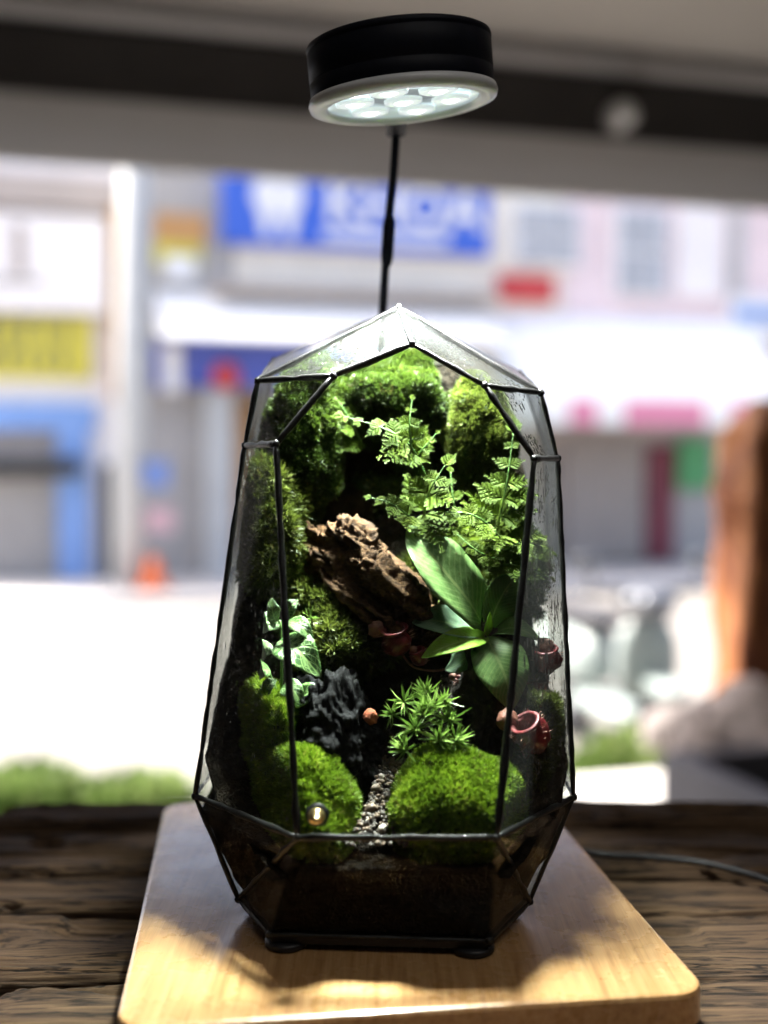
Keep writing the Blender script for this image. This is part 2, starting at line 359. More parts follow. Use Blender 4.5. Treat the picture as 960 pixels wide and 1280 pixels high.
PANES = [('fA fR2 fR1 fBR fBL fL1 fL2', 'glass_clean'), ('fA fL2 mL1 mA', 'glass_top'), ('fA mA mR1 fR2', 'glass_top'), ('fL2 fL1 mL2 mL1', 'glass_side'), ('fR2 mR1 mR2 fR1', 'glass_top'),
         ('fL1 fBL mL3 mL2', 'glass_side'), ('fR1 mR2 mR3 fBR', 'glass_side'), ('fBL bL mL3', 'glass_low'), ('fBR mR3 bR', 'glass_low'), ('fBL fBR bFR bFL', 'glass_low'), ('fBL bFL bL', 'glass_low'), ('fBR bR bFR', 'glass_low'),
         ('mA mL1 kL1 kA', 'glass_top'), ('mA kA kR1 mR1', 'glass_top'), ('mL1 mL2 kL2 kL1', 'glass_side'), ('mR1 kR1 kR2 mR2', 'glass_side'), ('mL2 mL3 kL3 kL2', 'glass_side'), ('mR2 kR2 kR3 mR3', 'glass_side'),
         ('kA kL1 kL2 kL3 kR3 kR2 kR1', 'glass_back'), ('mL3 bL bBL kL3', 'glass_low'), ('mR3 kR3 bBR bR', 'glass_low'), ('kL3 bBL bBR kR3', 'glass_low')]
terr = thing('glass_terrarium', (0.0, 0.60, 0.0), 'faceted glass terrarium with black leaded edges and brass knob on the wooden board', 'terrarium')
CEN = np.array([0.0, 0.595, 0.16])
EDGES = {}; PLANES = []; PANE_OBJ = []
door = None
for names, mt in PANES:
    nm = names.split(); p = np.array([VX[x] for x in nm]); k = len(p); c = p.mean(0)
    n = nrm(sum(np.cross(p[i] - c, p[(i + 1) % k] - c) for i in range(k)))
    if np.dot(n, c - CEN) < 0: n = -n
    if k == 4:                     # fold a skew quad outward along one diagonal
        def tp(a, b, d_):
            m_ = nrm(np.cross(p[b] - p[a], p[d_] - p[a])); return m_ if np.dot(m_, n) > 0 else -m_
        tris = [(0, 1, 2), (0, 2, 3)] if np.dot(tp(0, 1, 2), p[3] - p[0]) <= 0 else [(0, 1, 3), (1, 2, 3)]
        for tr_ in tris: PLANES.append((p[tr_[0]], tp(*tr_)))
    else:
        tris = [(0, i, i + 1) for i in range(1, k - 1)]; PLANES.append((c, n))
    p = c + (p - c) * (1 - 0.0012 / np.linalg.norm(p - c, axis=1, keepdims=True))
    a, b = p + n * .0004, p - n * .0010
    v = np.concatenate([a, b]); f = [t_ for t_ in tris] + [(k + t_[0], k + t_[2], k + t_[1]) for t_ in tris]
    for i in range(k):
        j = (i + 1) % k; f += [(i, k + i, k + j, j)]
    o = mesh('pane', v, f, M['glass_clear_side' if mt == 'glass_side' and c[0] < 0 else mt], terr)
    PANE_OBJ.append(o)
    if mt == 'glass_clean': o.name = 'door_pane'; door = o
    if mt == 'glass_top': o['label'] = 'pane misted with condensation drops'
    for i in range(k):
        e = tuple(sorted((nm[i], nm[(i + 1) % k])));  EDGES.setdefault(e, 0); EDGES[e] += 1
rg = np.random.default_rng(8)
for (a, b) in EDGES:
    if (a, b) in (('bFL', 'fBL'), ('bFR', 'fBR')): continue
    A, B = VX[a], VX[b]; L = np.linalg.norm(B - A); m = max(4, int(L / .006))
    r = 0.00165 if (a[0] == 'f' or b[0] == 'f') else 0.0014
    if a[0] == 'b' and b[0] == 'b': r = 0.0012
    if a[0] == 'k' or b[0] == 'k': r = 0.0009
    d = (B - A) / L; s = np.linspace(-r * .5, L + r * .5, m); rad = r * (1 + 0.13 * rg.standard_normal(m)); rad[0] *= .75; rad[-1] *= .75
    tube('lead_came', A + s[:, None] * d + rg.standard_normal((m, 3)) * .00012, rad, M['black_came'], terr, 8)
def water():
    m, t, b, o = nodes('water'); t.nodes.remove(b); g_ = N(t, 'ShaderNodeBsdfGlass'); g_.inputs['IOR'].default_value = 1.33; t.links.new(g_.outputs[0], o.inputs[0]); return m
M['water'] = water(); dr = np.random.default_rng(77)
def half_drop():
    v, t = ICO[1]; k = np.where(v[:, 2] > -.2)[0]; m_ = -np.ones(len(v), int); m_[k] = np.arange(len(k)); t = t[(m_[t] >= 0).all(1)]; return v[k], m_[t]
HD = half_drop()
def drops(names, pane, n, r0, r1, run=0.0):
    p = np.array([VX[x] for x in names.split()]); c = p.mean(0); k = len(p); n_ = nrm(sum(np.cross(p[i] - c, p[(i + 1) % k] - c) for i in range(k)))
    if np.dot(n_, c - CEN) < 0: n_ = -n_
    tr_ = [(p[0], p[i], p[i + 1]) for i in range(1, k - 1)]; ar = np.array([np.linalg.norm(np.cross(b - a, d - a)) for a, b, d in tr_]); Vd, Td, nv = [], [], 0
    u = nrm(np.cross(n_, [0, 0, 1.0])); w = np.cross(u, n_)
    for q in range(n):
        a, b, d = tr_[dr.choice(len(tr_), p=ar / ar.sum())]; s1, s2 = dr.uniform(0, 1, 2)
        if s1 + s2 > 1: s1, s2 = 1 - s1, 1 - s2
        pos = a + (b - a) * s1 + (d - a) * s2
        if vnoise(pos[None] * 70, 5)[0] < -.15: continue
        pos = c + (pos - c) * .955 - n_ * .0009; r = r0 + (r1 - r0) * dr.uniform(0, 1) ** 2.5; st = 1 + run * dr.uniform(0, 1) ** 4 * 6
        v = HD[0] * dr.uniform(.8, 1.2, 3) * r; Vd.append(pos + v[:, :1] * u + v[:, 1:2] * w * st - v[:, 2:] * n_ * .55); Td.append(HD[1] + nv); nv += len(v)
    o = trimesh('water_drops', np.concatenate(Vd), np.concatenate(Td), M['water'], pane, smooth=True); o['kind'] = 'stuff'; return o
for o, (nm_, _m) in zip(PANE_OBJ, PANES):
    if nm_ in ('fA fL2 mL1 mA', 'fA mA mR1 fR2'): drops(nm_, o, 2400, .00028, .0011)
    if nm_ == 'fR2 mR1 mR2 fR1': drops(nm_, o, 1000, .00026, .0010, .5)
    if nm_ == 'fR1 mR2 mR3 fBR': drops(nm_, o, 2400, .00024, .0009, 1.0)
    if nm_ == 'fL1 fBL mL3 mL2': drops(nm_, o, 300, .0002, .0006, .6)
    if nm_ == 'mR2 kR2 kR3 mR3': drops(nm_, o, 900, .00025, .0009, 1.0)
    if nm_ == 'mL2 mL3 kL3 kL2': drops(nm_, o, 700, .00025, .0009, 1.0)
kp = Fp(397, 1018); kn = nrm(np.array([0, -1.0, .215]))
lathe('knob_washer', [(0, -.0002), (.0052, -.0002), (.0054, .0008), (.0050, .0018), (.0036, .0022), (0, .0022)], M['black_plastic'], door, kp + kn * .0006, kn, 28)
lathe('knob', [(0, .0), (.0026, .0), (.0022, .0030), (.0034, .0044), (.0039, .0060), (.0036, .0076), (.0022, .0090), (0, .0094)], M['brass'], door, kp + kn * .0025, kn, 28)
for x, q in VX.items():
    v, t = ICO[2]; trimesh('solder_joint', q + v * (1 + .18 * fbm(v * 2 + q * 40, 2, 3))[:, None] * (.0021 if x[0] != 'k' else .0013), t, M['black_came'], terr, smooth=True)
bp_ = np.array([VX[x] for x in ('bFL', 'bFR', 'bR', 'bBR', 'bBL', 'bL')]); c = bp_.mean(0)
lo = c + (bp_ - c) * .97; hi = c + (bp_ - c) * 1.0; lo[:, 2] = .0035; hi[:, 2] = zb - .0012
mesh('base_plate', np.concatenate([hi, lo]), [tuple(range(6)), tuple(range(11, 5, -1))] + [(i, 6 + i, 6 + (i + 1) % 6, (i + 1) % 6) for i in range(6)], M['black_plastic'], terr)
for x in ('bFL', 'bFR', 'bBL', 'bBR'):
    q = c + (VX[x] - c) * .86; q[2] = 0.0002
    lathe('foot', [(0, 0), (.0095, 0), (.0105, .0008), (.0105, .0028), (.0098, .0036), (0, .0036)], M['black_plastic'], terr, q, (0, 0, 1), 24)

# soil: a black bed filling the lower facets, rising as a bank against the back
prof = [(.522, .040), (.535, .045), (.552, .052), (.568, .061), (.585, .080), (.602, .110), (.615, .142), (.628, .178), (.638, .215), (.646, .250), (.653, .285), (.660, .296)]
pr = smooth_path([(a, b, 0) for a, b in prof], 90)
nx = 110; rows = []
def edge_at(a, b, z): t = np.clip((z - a[2]) / (b[2] - a[2]), 0, 1); return a + (b - a) * t
def half(z, Y):                   # free half-width left / right inside the glass at that height and depth
    py = 580 + (.236 - z) * FPX / Y; o = []
    for f1, f0, m1, m0, k1, k0, xs in (('fL1', 'fBL', 'mL2', 'mL3', 'kL2', 'kL3', [385, 345, 316, 303, 287, 262, 246]), ('fR1', 'fBR', 'mR2', 'mR3', 'kR2', 'kR3', [590, 632, 658, 660, 670, 698, 716])):
        f, m, k = edge_at(VX[f0], VX[f1], z), edge_at(VX[m0], VX[m1], z), edge_at(VX[k0], VX[k1], z)
        g = np.interp(Y, [f[1], m[1], k[1]], [f[0], m[0], k[0]]); p_ = (np.interp(py, [468, 500, 600, 700, 800, 900, 960], xs) - 480) * Y / FPX
        o.append(max(g + .0022, p_) if f1 == 'fL1' else min(g - .0022, p_))
    return o
for Y, z, _ in pr:
    l, r = half(z, Y)
    x = np.linspace(l, r, nx); rows.append(np.stack([x, np.full(nx, Y), np.full(nx, z)], 1))
G = np.concatenate(rows); amp = np.clip((G[:, 1] - .524) / .02, 0, 1)
G[:, 1] += -.006 * amp * fbm(G * 60, 4, 3); G[:, 2] += .003 * amp * fbm(G * 90, 4, 9)
nR = len(pr); bk = G.reshape(nR, nx, 3).copy(); bk[:, :, 1] = .668; bk = bk.reshape(-1, 3)
T1 = grid_tris(nR, nx); i = np.arange(nR - 1)
def strip(a, b): return np.concatenate([np.stack([a[:-1], b[:-1], b[1:]], 1), np.stack([a[:-1], b[1:], a[1:]], 1)])
Lc, Rc = np.arange(nR) * nx, np.arange(nR) * nx + nx - 1; off = nR * nx
V = np.concatenate([G, bk]); T = np.concatenate([T1, strip(Lc + off, Lc), strip(Rc, Rc + off), strip((nR - 1) * nx + np.arange(nx), (nR - 1) * nx + np.arange(nx) + off), T1[:, ::-1] + off])
o = trimesh('soil', V, T, M['soil'], smooth=True); tag(o, 'dark soil bank filling the terrarium behind and under the moss', 'soil', kind='stuff')
ringn = ('fBL', 'fBR', 'mR3', 'kR3', 'kL3', 'mL3'); basn = ('bFL', 'bFR', 'bR', 'bBR', 'bBL', 'bL')
rg_ = np.array([VX[x] for x in ('fBL', 'fBR', 'mR3', 'kR3', 'kL3', 'mL3')]); rc = rg_.mean(0); rg_ = rc + (rg_ - rc) * (1 - .0022 / np.linalg.norm(rg_ - rc, axis=1, keepdims=True)); rg_[:, 2] -= np.array([.016, .016, .007, .001, .001, .007]); rg_[:2, 1] += .003
bs_ = np.array([VX[x] for x in ('bFL', 'bFR', 'bR', 'bBR', 'bBL', 'bL')]); bc = bs_.mean(0); bs_ = bc + (bs_ - bc) * .975; bs_[:, 2] = zb + .001
lev = 14; V = []
for q in np.linspace(0, 1, lev):
    a = bs_ * (1 - q) + rg_ * q; seg = []
    for k in range(6):
        for s in np.linspace(0, 1, 14, endpoint=False): seg.append(a[k] * (1 - s) + a[(k + 1) % 6] * s)
    V.append(np.array(seg))
V = np.concatenate(V); nl = 84; cc = np.array([0, .595, 0]); out = nrm((V - cc) * [1, 1, 0])
V = V - out * (.0004 + .0012 * (fbm(V * 160, 3, 4)[:, None] + .6))
T = grid_tris(lev, nl, True); j = np.arange(nl)
top = len(V); V = np.concatenate([V, [rg_.mean(0)], [bs_.mean(0)]])
T = np.concatenate([T, np.stack([np.full(nl, top), (lev - 1) * nl + j, (lev - 1) * nl + (j + 1) % nl], 1), np.stack([np.full(nl, top + 1), (j + 1) % nl, j], 1)])
o = trimesh('soil', V, T, M['substrate'], smooth=True); tag(o, 'dark substrate layer in the lower facets of the terrarium', 'soil', kind='stuff')

# ------------------------------------------------------------------ moss
def blades(Pb, D, L, Wd, rng, bend=0.25, tintv=None, flat=True):
    n = len(Pb); side = nrm(np.cross(D, rng.standard_normal((n, 3)))); L = L[:, None]; Wd = Wd[:, None]
    bv = nrm(np.cross(side, D)) * rng.uniform(-1, 1, (n, 1)) * bend * L
    mid = Pb + D * L * .5 + bv * .25; tip = Pb + D * L + bv
    V = np.stack([Pb - side * Wd * .3, Pb + side * Wd * .3, mid + side * Wd * .5, mid - side * Wd * .5, tip], 1).reshape(-1, 3)
    b = np.arange(n)[:, None] * 5; T = np.concatenate([b + [0, 1, 2], b + [0, 2, 3], b + [3, 2, 4]])
    ti = rng.uniform(0, 1, n) if tintv is None else tintv
    return V, T, np.repeat(ti, 5)
def sample(V, T, n, rng, keep):
    a, b, c = V[T[:, 0]], V[T[:, 1]], V[T[:, 2]]; nn = np.cross(b - a, c - a); ar = np.linalg.norm(nn, axis=1); nn = nrm(nn)
    ok = keep((a + b + c) / 3, nn); w = ar * ok; w = w / w.sum(); f = rng.choice(len(T), n, p=w); u, v = rng.uniform(0, 1, n), rng.uniform(0, 1, n)
    s = u + v > 1; u[s], v[s] = 1 - u[s], 1 - v[s]
    return a[f] + (b - a)[f] * u[:, None] + (c - a)[f] * v[:, None], nn[f]
def shoots(Pp, Nn, k, L, Wd, rng, spread=0.7, up=0.35, hgt=0.5, bend=.3, shoot_jit=.35):
    n = len(Pp); D = nrm(Nn + np.array([0, -.05, 1]) * up + rng.standard_normal((n, 3)) * shoot_jit)
    base = np.repeat(Pp, k, 0); DD = np.repeat(D, k, 0); m = n * k
    h = rng.uniform(0, 1, m); perp = nrm(np.cross(DD, rng.standard_normal((m, 3)))); sp = spread * (1.15 - .6 * h)
    ld = nrm(DD * np.cos(sp)[:, None] + perp * np.sin(sp)[:, None]); Ls = L * rng.uniform(.65, 1.25, m)
    base = base + DD * (h * hgt * L)[:, None]
    ts = np.clip(np.repeat(rng.uniform(.05, .95, n), k) + rng.uniform(-.2, .2, m), 0, 1)
    return blades(base, ld, Ls, Wd * rng.uniform(.7, 1.3, m), rng, bend, ts)
def blob(px, py, Y, rx, ry, dep, nz=0.22, fr=1.7, seed=0, sub=5, power=1.0, tilt=0.0, drop=0.0):
    v, t = ICO[sub]; c = P(px, py, Y); s = Y / FPX
    d = 1 + nz * fbm(v * fr + seed * 3.7, 4, seed) ; q = v * d[:, None]
    q = q * [rx * s, dep, ry * s]
    if tilt:
        ca, sa = math.cos(tilt), math.sin(tilt); q = np.stack([q[:, 0] * ca + q[:, 2] * sa, q[:, 1], -q[:, 0] * sa + q[:, 2] * ca], 1)
    return c + q, t, c
SEEN = lambda c, n: ((n[:, 1] < .35) | (n[:, 2] > .35)) & (n[:, 2] > -.75)
def inside(V, mar=.0026):         # keep foliage and stones behind the glass
    V = np.array(V, float)
    for _ in range(2):
        for c_, n_ in PLANES:
            d = (V - c_) @ n_ + mar; V = V - np.maximum(d, 0)[:, None] * n_
    return V
def moss(label, px, py, Y, rx, ry, dep, mat, n, k, L, Wd, seed, nz=.22, fr=1.7, tilt=0., name='moss_mound', up=.35, spread=.7, hgt=.5, bend=.3, jit=.35):
    rr = np.random.default_rng(seed); V, T, c = blob(px, py, Y, rx, ry, dep, nz, fr, seed, 5, tilt=tilt); V = inside(V, .0065)
    Pp, Nn = sample(V, T, n, rr, SEEN)
    o = trimesh(name, V, T, M['moss_base'], smooth=True); tag(o, label, 'moss')
    v, t, ti = shoots(Pp, Nn, k, L, Wd, rr, spread, up, hgt, bend, jit)
    big = np.repeat(np.clip(.5 + .9 * fbm(Pp * 90, 3, seed + 5), 0, 1), k * 5); ti = np.clip(ti * .6 + big * .4, 0, 1)
    l = trimesh('moss_leaves', inside(v, .0016), t, M[mat], o, {'tint': ti}); l['kind'] = 'stuff'
    return o
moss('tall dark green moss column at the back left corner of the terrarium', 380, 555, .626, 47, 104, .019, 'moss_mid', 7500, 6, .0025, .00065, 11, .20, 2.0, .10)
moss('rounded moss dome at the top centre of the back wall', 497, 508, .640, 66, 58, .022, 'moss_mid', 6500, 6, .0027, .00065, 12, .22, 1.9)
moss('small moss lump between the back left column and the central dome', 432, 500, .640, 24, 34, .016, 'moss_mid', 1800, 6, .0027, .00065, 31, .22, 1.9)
moss('fine grained bright moss lobe on the back right behind the ferns', 600, 548, .630, 44, 76, .020, 'moss_olive', 7000, 6, .0021, .0006, 13, .15, 2.0, -.05, jit=.25)
moss('shaggy olive star moss column along the left glass side', 337, 668, .611, 39, 86, .016, 'moss_olive', 1100, 16, .0066, .0007, 14, .22, 2.0, .02, 'star_moss_column', up=.5, spread=1.15, hgt=.25, bend=.35)
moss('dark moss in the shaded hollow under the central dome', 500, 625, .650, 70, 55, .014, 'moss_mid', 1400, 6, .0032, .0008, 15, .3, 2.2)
moss('feathery yellow green moss below the driftwood', 425, 790, .606, 66, 62, .026, 'moss_olive', 1800, 9, .0050, .0008, 16, .28, 2.0, name='feather_moss', spread=.9, bend=.5)
moss('dim moss patch between the driftwood and the longest paddle leaf', 545, 735, .624, 55, 50, .020, 'moss_olive', 1300, 7, .0042, .0008, 17, .3, 2.0, spread=.8)
moss('grassy green moss hump beside the left glass above the front mound', 312, 905, .580, 56, 46, .024, 'moss_bright', 4200, 6, .0042, .0006, 18, .16, 1.8, up=.8)
moss('bright green cushion moss mound at the front left by the brass knob', 360, 1018, .542, 86, 86, .034, 'moss_bright', 11000, 6, .0031, .0006, 19, .11, 1.7, up=.5, spread=.55, hgt=.35, jit=.45)
moss('green moss mound low against the left glass beside the knob mound', 312, 985, .566, 52, 62, .020, 'moss_bright', 6000, 6, .0033, .0006, 24, .12, 1.6, up=.5, spread=.55, hgt=.35, jit=.45)
moss('bright green cushion moss mound at the front right of the pebble path', 578, 1026, .541, 96, 82, .034, 'moss_bright', 11000, 6, .0031, .0006, 20, .11, 1.6, up=.5, spread=.55, hgt=.35, jit=.45, tilt=.55)
moss('dull straggly moss against the right glass below the red pitchers', 678, 940, .594, 32, 66, .026, 'moss_olive', 1500, 8, .0045, .0008, 21, .25, 2.0, spread=.9)
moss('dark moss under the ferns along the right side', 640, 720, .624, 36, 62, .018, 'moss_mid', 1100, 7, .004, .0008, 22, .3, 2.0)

# ------------------------------------------------------------------ rocks, driftwood, gravel
def lavamat():
    m, t, b, o = nodes('lava'); v = coord(t); f = noise(t, v, 260, 6, .7)
    r = ramp(t, [(.35, (.002, .002, .0022)), (.7, (.008, .008, .009))], f); t.links.new(r.outputs[0], b.inputs['Base Color']); b.inputs['Roughness'].default_value = .6; b.inputs['Specular IOR Level'].default_value = .07
    bump(t, noise(t, v, 520, 6, .75), .0014, 1.0, b); return m
M['lava'] = lavamat()
V, T, c = blob(424, 925, .572, 50, 86, .030, .30, 2.0, 5, 6, tilt=-.12)
nr = nrm(V - c); V = V + nr * (.0024 * fbm(V * 190, 4, 3, .5)[:, None] - .0015 * np.clip(vnoise(V * 420, 9), 0, 1)[:, None]); V = inside(V)
tag(trimesh('lava_rock', V, T, M['lava'], smooth=False), 'jagged black lava rock between the front left moss and the pebble path', 'rock')
M['red_stone'] = plain('red_stone', (.30, .075, .03), .75, 0, .4, 200, .8, .001)
V, T, c = blob(464, 896, .560, 9, 9, .004, .3, 2.2, 6, 3); tag(trimesh('stone', V, T, M['red_stone'], smooth=False), 'small rust red stone beside the black lava rock', 'stone')

def driftmat():
    m, t, b, o = nodes('driftwood_grain'); rot = (0, R(39), 0)
    v = coord(t, (1, 7, 7), rot); g = noise(t, v, 120, 7, .68, .5); f = noise(t, coord(t), 300, 5, .7)
    mu = N(t, 'ShaderNodeMath', operation='MULTIPLY'); t.links.new(g, mu.inputs[0]); t.links.new(f, mu.inputs[1])
    r = ramp(t, [(.10, (.014, .008, .005)), (.22, (.045, .022, .009)), (.34, (.105, .055, .024)), (.5, (.19, .115, .058))], mu.outputs[0])
    t.links.new(r.outputs[0], b.inputs['Base Color']); b.inputs['Roughness'].default_value = .8; b.inputs['Specular IOR Level'].default_value = .15; bump(t, mu.outputs[0], .002, 1.0, b); return m
M['drift'] = driftmat()
drift = thing('driftwood', P(465, 735, .60), 'gnarled brown driftwood slab lying diagonally across the middle of the terrarium', 'driftwood')
def log(name, pts, rads, Yd, seed, flat=.75, n=72, m=160, amp=.0042):
    path = smooth_path([P(*q) for q in pts], m); rr = np.interp(np.linspace(0, 1, m), np.linspace(0, 1, len(rads)), rads) * .60 / FPX
    V, T = tube_data(path, rr, n); c = np.concatenate([np.repeat(path, n, 0), path[:1], path[-1:]]); d = V - c
    ax_ = nrm(path[-1] - path[0]); al = V @ ax_; pe = V - al[:, None] * ax_
    q = pe * 300 + al[:, None] * ax_ * 24
    dd = amp * ridged(q, 4, seed, .55) + amp * .7 * np.sign(vnoise(q * .6 + 4, seed + 3)) * np.clip(np.abs(vnoise(q * .6 + 4, seed + 3)) * 5, 0, 1)
    k = np.minimum(1, np.linalg.norm(d, axis=1) / .004)
    V = V + nrm(d + 1e-9) * (dd * k)[:, None]
    V[:, 1] = c[:, 1] + (V[:, 1] - c[:, 1]) * flat
    return trimesh(name, inside(V), T, M['drift'], drift, smooth=False)
log('log', [(376, 672, .618), (412, 692, .606), (452, 718, .598), (492, 752, .592), (526, 780, .588), (548, 800, .586)], [14, 24, 30, 30, 22, 8], .6, 3)
log('bark_plate', [(408, 665, .600), (440, 668, .592), (462, 690, .586), (474, 704, .584)], [5, 13, 12, 4], .6, 13, .8, 48, 110, .0026)
log('bark_plate', [(440, 692, .588), (470, 716, .580), (504, 742, .576), (534, 778, .574)], [6, 14, 16, 5], .6, 23, .8, 48, 120, .0028)
log('bark_plate', [(392, 700, .602), (430, 735, .588), (480, 772, .580), (520, 796, .578)], [6, 12, 13, 4], .6, 33, .8, 48, 120, .0028)
# dark bark stump carrying the orchid
V, T, c = blob(606, 868, .590, 46, 88, .020, .30, 2.0, 8, 5); nr = nrm(V - c); V = V + nr * (.002 * ridged(V * [160, 160, 40], 4, 3)[:, None])
tag(trimesh('bark_stump', inside(V), T, M['bark_dark'], smooth=True), 'dark bark chunk under the paddle leaved plant', 'bark')

# pebble path
M['pebble_dark'] = plain('pebble_dark', (.032, .023, .017), .6, 0, .4, 300, .4, .0005)
M['pebble_tan'] = plain('pebble_tan', (.085, .056, .036), .6, 0, .3, 300, .4, .0005)
M['pebble_pale'] = plain('pebble_pale', (.24, .21, .18), .5, 0, .2, 300, .4, .0005)
gr = np.random.default_rng(4)
def pebble_data(c, r, rr, sub=2):
    v, t = ICO[sub]; q = v * (1 + .18 * fbm(v * 1.6 + rr.uniform(0, 50), 2, 3))[:, None] * (r * np.array([1, .85, .72]) * rr.uniform(.8, 1.2, 3))
    a = rr.uniform(0, 6.3); ca, sa = math.cos(a), math.sin(a); return c + np.stack([q[:, 0] * ca - q[:, 2] * sa, q[:, 1], q[:, 0] * sa + q[:, 2] * ca], 1), t
def path_pt(s, w):                # s 0 front .. 1 back along the path
    px = np.interp(s, [0, .3, .6, 1], [486, 488, 494, 492]); hwid = np.interp(s, [0, .3, .6, 1], [58, 38, 30, 16])
    py = np.interp(s, [0, 1], [1056, 948]); Y = np.interp(s, [0, 1], [.516, .566]); return P(px + w * hwid, py, Y)
Vs, Ts, nv = [], [], 0
for k in range(620):
    s = gr.uniform(0, 1); c = path_pt(s, gr.uniform(-1, 1)); v, t = pebble_data(c + [0, 0, -.0006], gr.uniform(.0007, .0018), gr, 1); Vs.append(v); Ts.append(t + nv); nv += len(v)
o = trimesh('gravel', inside(np.concatenate(Vs)), np.concatenate(Ts), M['pebble_dark'], smooth=True); tag(o, 'dark fine gravel of the path between the two front moss mounds', 'gravel', kind='stuff')
Vs, Ts, nv = [], [], 0
for k in range(170):
    s = gr.uniform(0, 1); c = path_pt(s, gr.uniform(-1, 1)); v, t = pebble_data(c + [0, -.0004, .0006], gr.uniform(.0007, .0016), gr, 1); Vs.append(v); Ts.append(t + nv); nv += len(v)
o = trimesh('gravel', inside(np.concatenate(Vs)), np.concatenate(Ts), M['pebble_tan'], smooth=True); tag(o, 'scattered tan grit on the pebble path', 'gravel', kind='stuff')
PB = [(499, 970, 8, 'pebble_pale', 'largest pale upright pebble at the back of the gravel path'), (509, 1001, 6, 'pebble_pale', 'pale round pebble right of the path middle'),
      (478, 1036, 7, 'pebble_pale', 'white flat pebble at the front of the gravel path'), (494, 1009, 5, 'pebble_pale', 'small cream pebble in the path middle'),
      (470, 985, 7, 'pebble_tan', 'tan pebble beside the lava rock foot'), (484, 996, 6, 'pebble_dark', 'dark brown pebble left of the cream pebble'),
      (463, 1010, 7, 'pebble_tan', 'tan pebble at the left edge of the gravel path'), (515, 985, 6, 'pebble_dark', 'dark pebble at the right edge below the star moss'),
      (488, 1022, 6, 'pebble_tan', 'tan pebble above the white flat front pebble'), (503, 1030, 6, 'pebble_dark', 'dark pebble at the right front of the gravel path'),
      (458, 1030, 6, 'pebble_dark', 'dark pebble at the left front of the gravel path'), (477, 972, 5, 'pebble_pale', 'small grey pebble behind the tan pebble by the lava rock')]
for px, py, r, mt, lb in PB:
    s = (1056 - py) / 108.0; Y = np.interp(s, [0, 1], [.516, .566]) - .001; v, t = pebble_data(P(px, py, Y), r * Y / FPX, gr, 3)
    tag(trimesh('pebble', inside(v), t, M[mt], smooth=True), lb, 'pebble', 'larger pebbles on the gravel path')

# ------------------------------------------------------------------ plants
def star_rosette(name, px, py, Y, Lpx, n, rng, parent, face=(0, -.75, .65)):
    c = P(px, py, Y); f = nrm(np.array(face) + rng.standard_normal(3) * .22); D = []
    for k in range(n):
        pr_ = nrm(np.cross(f, rng.standard_normal(3))); sp = rng.uniform(.25, 1.45); D.append(f * math.cos(sp) + pr_ * math.sin(sp))
    D = nrm(np.array(D)); L = Lpx * Y / FPX * rng.uniform(.7, 1.15, n)
    v, t, ti = blades(np.repeat(c[None], n, 0) + D * .0006, D, L, np.full(n, .0013), rng, .35)
    o = trimesh(name, inside(v), t, M['star_leaf'], parent, {'tint': ti}); return o
rs = np.random.default_rng(21); DY = -.012
star = thing('star_moss', P(530, 930, .572), 'bright spiky star moss tuft standing above the pebble path', 'star moss')
for px, py, Y, L in ((505, 878, .552, 24), (540, 884, .545, 32), (562, 900, .545, 28), (520, 912, .541, 30), (548, 925, .538, 28), (508, 938, .538, 26), (532, 866, .553, 22), (570, 926, .542, 24), (490, 893, .553, 20), (528, 895, .542, 28), (556, 878, .550, 22)):
    star_rosette('rosette', px, py, Y, L, 34, rs, star)
sprig = thing('green_sprig', P(408, 800, .585), 'small yellow green sprig right of the veined plant', 'plant')
for px, py in ((402, 785), (412, 800), (398, 810), (415, 820), (388, 772)): star_rosette('rosette', px, py, .583, 17, 12, rs, sprig)

def leaf(name, pts, wpx, mat, parent, up=(0, -.7, .75), cup=.25, tip=.55, n=22, m=9, roll=0., wave=.0, rngs=None, tint=.5, base=.12):
    path = smooth_path([P(*q) for q in pts], n); t = np.linspace(0, 1, n)
    w = wpx * pts[0][2] / FPX * .5 * np.clip((np.sin(np.pi * np.clip(t, 0, 1) ** tip)) ** .8 + base * (1 - t), 0.02, 2)
    tan = nrm(np.gradient(path, axis=0)); U = nrm(np.array(up, float)); V = []; s = np.linspace(-1, 1, m)
    for k in range(n):
        side = nrm(np.cross(tan[k], U)); nn = np.cross(side, tan[k])
        if roll: side, nn = side * math.cos(roll) + nn * math.sin(roll), nn * math.cos(roll) - side * math.sin(roll)
        V.append(path[k] + side * (s * w[k])[:, None] + nn * (w[k] * (cup * np.abs(s) ** 1.3 + wave * np.sin(t[k] * 17 + 3 * np.sign(s)) * np.abs(s) ** 2 - cup * .3))[:, None])
    uv = np.stack(np.meshgrid(t, s * .5 + .5, indexing='ij'), -1).reshape(-1, 2)
    V = np.concatenate(V); T = grid_tris(n, m); nn_ = nrm(np.cross(V[T[0, 1]] - V[T[0, 0]], V[T[0, 2]] - V[T[0, 0]]))
    # a real, thin blade: second skin half a millimetre below, closed along the rim
    fn = np.zeros_like(V); g = np.cross(V[T[:, 1]] - V[T[:, 0]], V[T[:, 2]] - V[T[:, 0]])
    for q in range(3): np.add.at(fn, T[:, q], g)
    V2 = V - nrm(fn) * .00035; o_ = len(V); rim = np.concatenate([np.arange(m), (np.arange(1, n) + 1) * m - 1, (n - 1) * m + np.arange(m - 2, -1, -1), np.arange(n - 2, 0, -1) * m])
    r2 = np.roll(rim, -1); TT = np.concatenate([T, T[:, ::-1] + o_, np.stack([rim, rim + o_, r2], 1), np.stack([r2, rim + o_, r2 + o_], 1)])
    return trimesh(name, inside(np.concatenate([V, V2])), TT, mat, parent, smooth=True, uv=np.concatenate([uv, uv]))
